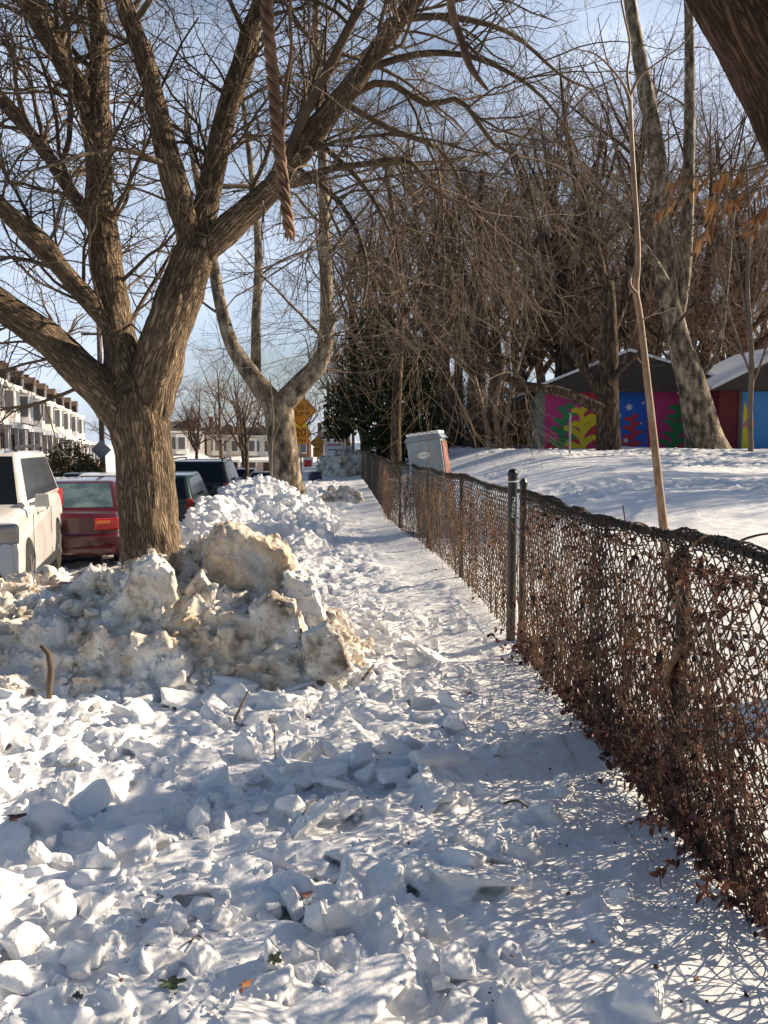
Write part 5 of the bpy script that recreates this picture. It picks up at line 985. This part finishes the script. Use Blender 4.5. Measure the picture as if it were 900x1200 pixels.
# back of a diamond sign and the wooden pole on the left
d = 46; c = at(122, 527, d); gz = float(road_z(d)) + .2; e = empty('utility_pole', (at(119, 500, d)[0], d, gz), 0, 'brown wooden utility pole left of the big trunk', 'pole'); MB().tube([(0, 0, -.5), (0, 0, 9.2)], [.16, .12], 12).build('shaft', M['wood'], e, True); MB().box((0, -.05, 8.5), (1.8, .1, .12)).build('crossarm', M['wood'], e)
e = empty('road_sign', (c[0], d - .6, gz), 0, 'grey back of a diamond road sign on the wooden pole', 'sign'); m = MB(); diamond(m, .52, 0); f = m.build('sign_face', M['metal'], e); f.location = (0, 0, c[2] - gz); MB().box((0, .05, (c[2] - gz) / 2), (.05, .04, c[2] - gz + .4)).build('post', M['metal'], e)
for (px, d, pt, r_, lab) in ((402, 60, 488, .16, 'dark wooden pole rising behind the far snow heap'), (385, 58, 500, .12, 'slim dark pole between the far signs and the far snow heap'), (414, 62, 500, .12, 'brown pole at the far end of the fence')):
    x = (px - 391) / 1000 * d; e = empty('utility_pole', (x, d, tz(x, d)), 0, lab, 'pole'); MB().tube([(0, 0, -.3), (0, 0, at(px, pt, d)[2] - tz(x, d) + 3)], [r_, r_ * .8], 10).build('shaft', M['wood'], e, True); MB().box((0, 0, at(px, pt, d)[2] - tz(x, d) + 2.6), (1.2, .1, .1)).build('crossarm', M['wood'], e)
# wheelie bin beyond the plane tree
x, y, z = at(369.5, 580, 34); z = -.43; e = empty('waste_bin', (x, 34, z), .3, 'dark blue bin half sunk in the snow by the path beyond the plane tree', 'bin'); e.scale = (.66, .66, .66); b = MB(); b.box((0, 0, .55), (.62, .66, 1.1), taper=1.12); b.build('body', M['bin'], e, False, .05); MB().box((0, -.02, 1.14), (.72, .78, .14), taper=.8).build('lid', M['bin'], e, False, .06, 3)
# ------------------------------------------------------------------ litter on the snow
def flat_leaf(px, py, L_, mt, label, rz, z=.05, lob=5):
    p = on(px, py, z); p[2] = float(topz(p[0], p[1])) + .012; pts = []; n = 40
    for i in range(n):
        a = 2 * math.pi * i / n; r_ = L_ * (.62 + .2 * math.cos(lob * a) + .12 * math.cos(a)); pts.append((r_ * math.cos(a), r_ * .6 * math.sin(a), .12 * L_ * math.cos(a) ** 2 + .02 * math.sin(9 * a) * L_))
    m = MB(); v = [(0, 0, 0)] + pts; m.add(v + [(a_, b_, c_ - .002) for a_, b_, c_ in v], [(0, i, i % n + 1) for i in range(1, n + 1)] + [(n + 1, n + 1 + i % n + 1, n + 1 + i) for i in range(1, n + 1)] + [(i, i + n + 1, i % n + 1 + n + 1, i % n + 1) for i in range(1, n + 1)])
    o = m.build('fallen_leaf', mt); o.location = p; o.rotation_euler = (.25, .1, rz); return tag(o, label, 'leaf')
flat_leaf(199, 1148, .05, M['leaf_green'], 'dark green lobed leaf lying on the snow at the lower left', .3, .07)
flat_leaf(321, 1139, .045, M['leaf_green'], 'dark green leaf lying right of the larger green leaf', 1.2, .06); flat_leaf(287, 1156, .03, M['leaf_orange'], 'small orange brown leaf between the two green leaves', .8, .07); flat_leaf(92, 1178, .03, M['leaf_green'], 'small dark leaf near the bottom left corner', 2., .07); flat_leaf(548, 820, .035, M['leaf'], 'dark brown leaf on the snow before the post gap', .4, .05, 3)
flat_leaf(358, 1042, .03, M['leaf'], 'small dark leaf bit on the snow in the middle of the foreground', .6, .08, 3); flat_leaf(17, 958, .05, M['leaf'], 'brown leaf lump on the snow at the left edge', .6, .09, 3)
def twig_on(pts, r0, label, name='twig', zs=None):
    P = []
    for i, (px, py) in enumerate(pts): p = on(px, py, .06); p[2] = float(topz(p[0], p[1])) + .012 + (0 if zs is None else max(0, zs[i] - .06)); P.append(p)
    m = MB(); P2, rr = resample(P, np.linspace(r0, r0 * .5, len(P)), 14); m.tube(P2, rr, 6); tag(m.build(name, M['twig'], smooth_=True), label, 'twig')
twig_on([(590, 936), (606, 937), (622, 940)], .006, 'dark twig lying on the smooth snow near the fence', zs=[.03, .035, .03]); twig_on([(222, 1104), (232, 1090), (242, 1102)], .004, 'thin bent twig on the snow in the left foreground'); twig_on([(275, 836), (283, 829), (291, 820)], .01, 'dark stick lying at the foot of the dirty heap', zs=[.08, .09, .12]); twig_on([(425, 798), (438, 790)], .012, 'short dark stick at the right foot of the dirty heap', zs=[.08, .12]); twig_on([(355, 964), (365, 955), (371, 942)], .004, 'forked thin twig on the snow in the middle')
m = MB(); p = on(322, 910, .0); m.tube(*resample([p + [0, 0, -.05], p + [.003, 0, .12], p + [.0, 0, .25]], [.004, .0035, .0015], 8), 5); tag(m.build('twig', M['twig'], smooth_=True), 'thin twig standing upright in the snow before the dirty heap', 'twig')
for o in list(bpy.data.objects):
    if o.parent is None and o.type == 'MESH' and 'label' not in o and 'kind' not in o: print('untagged', o.name)
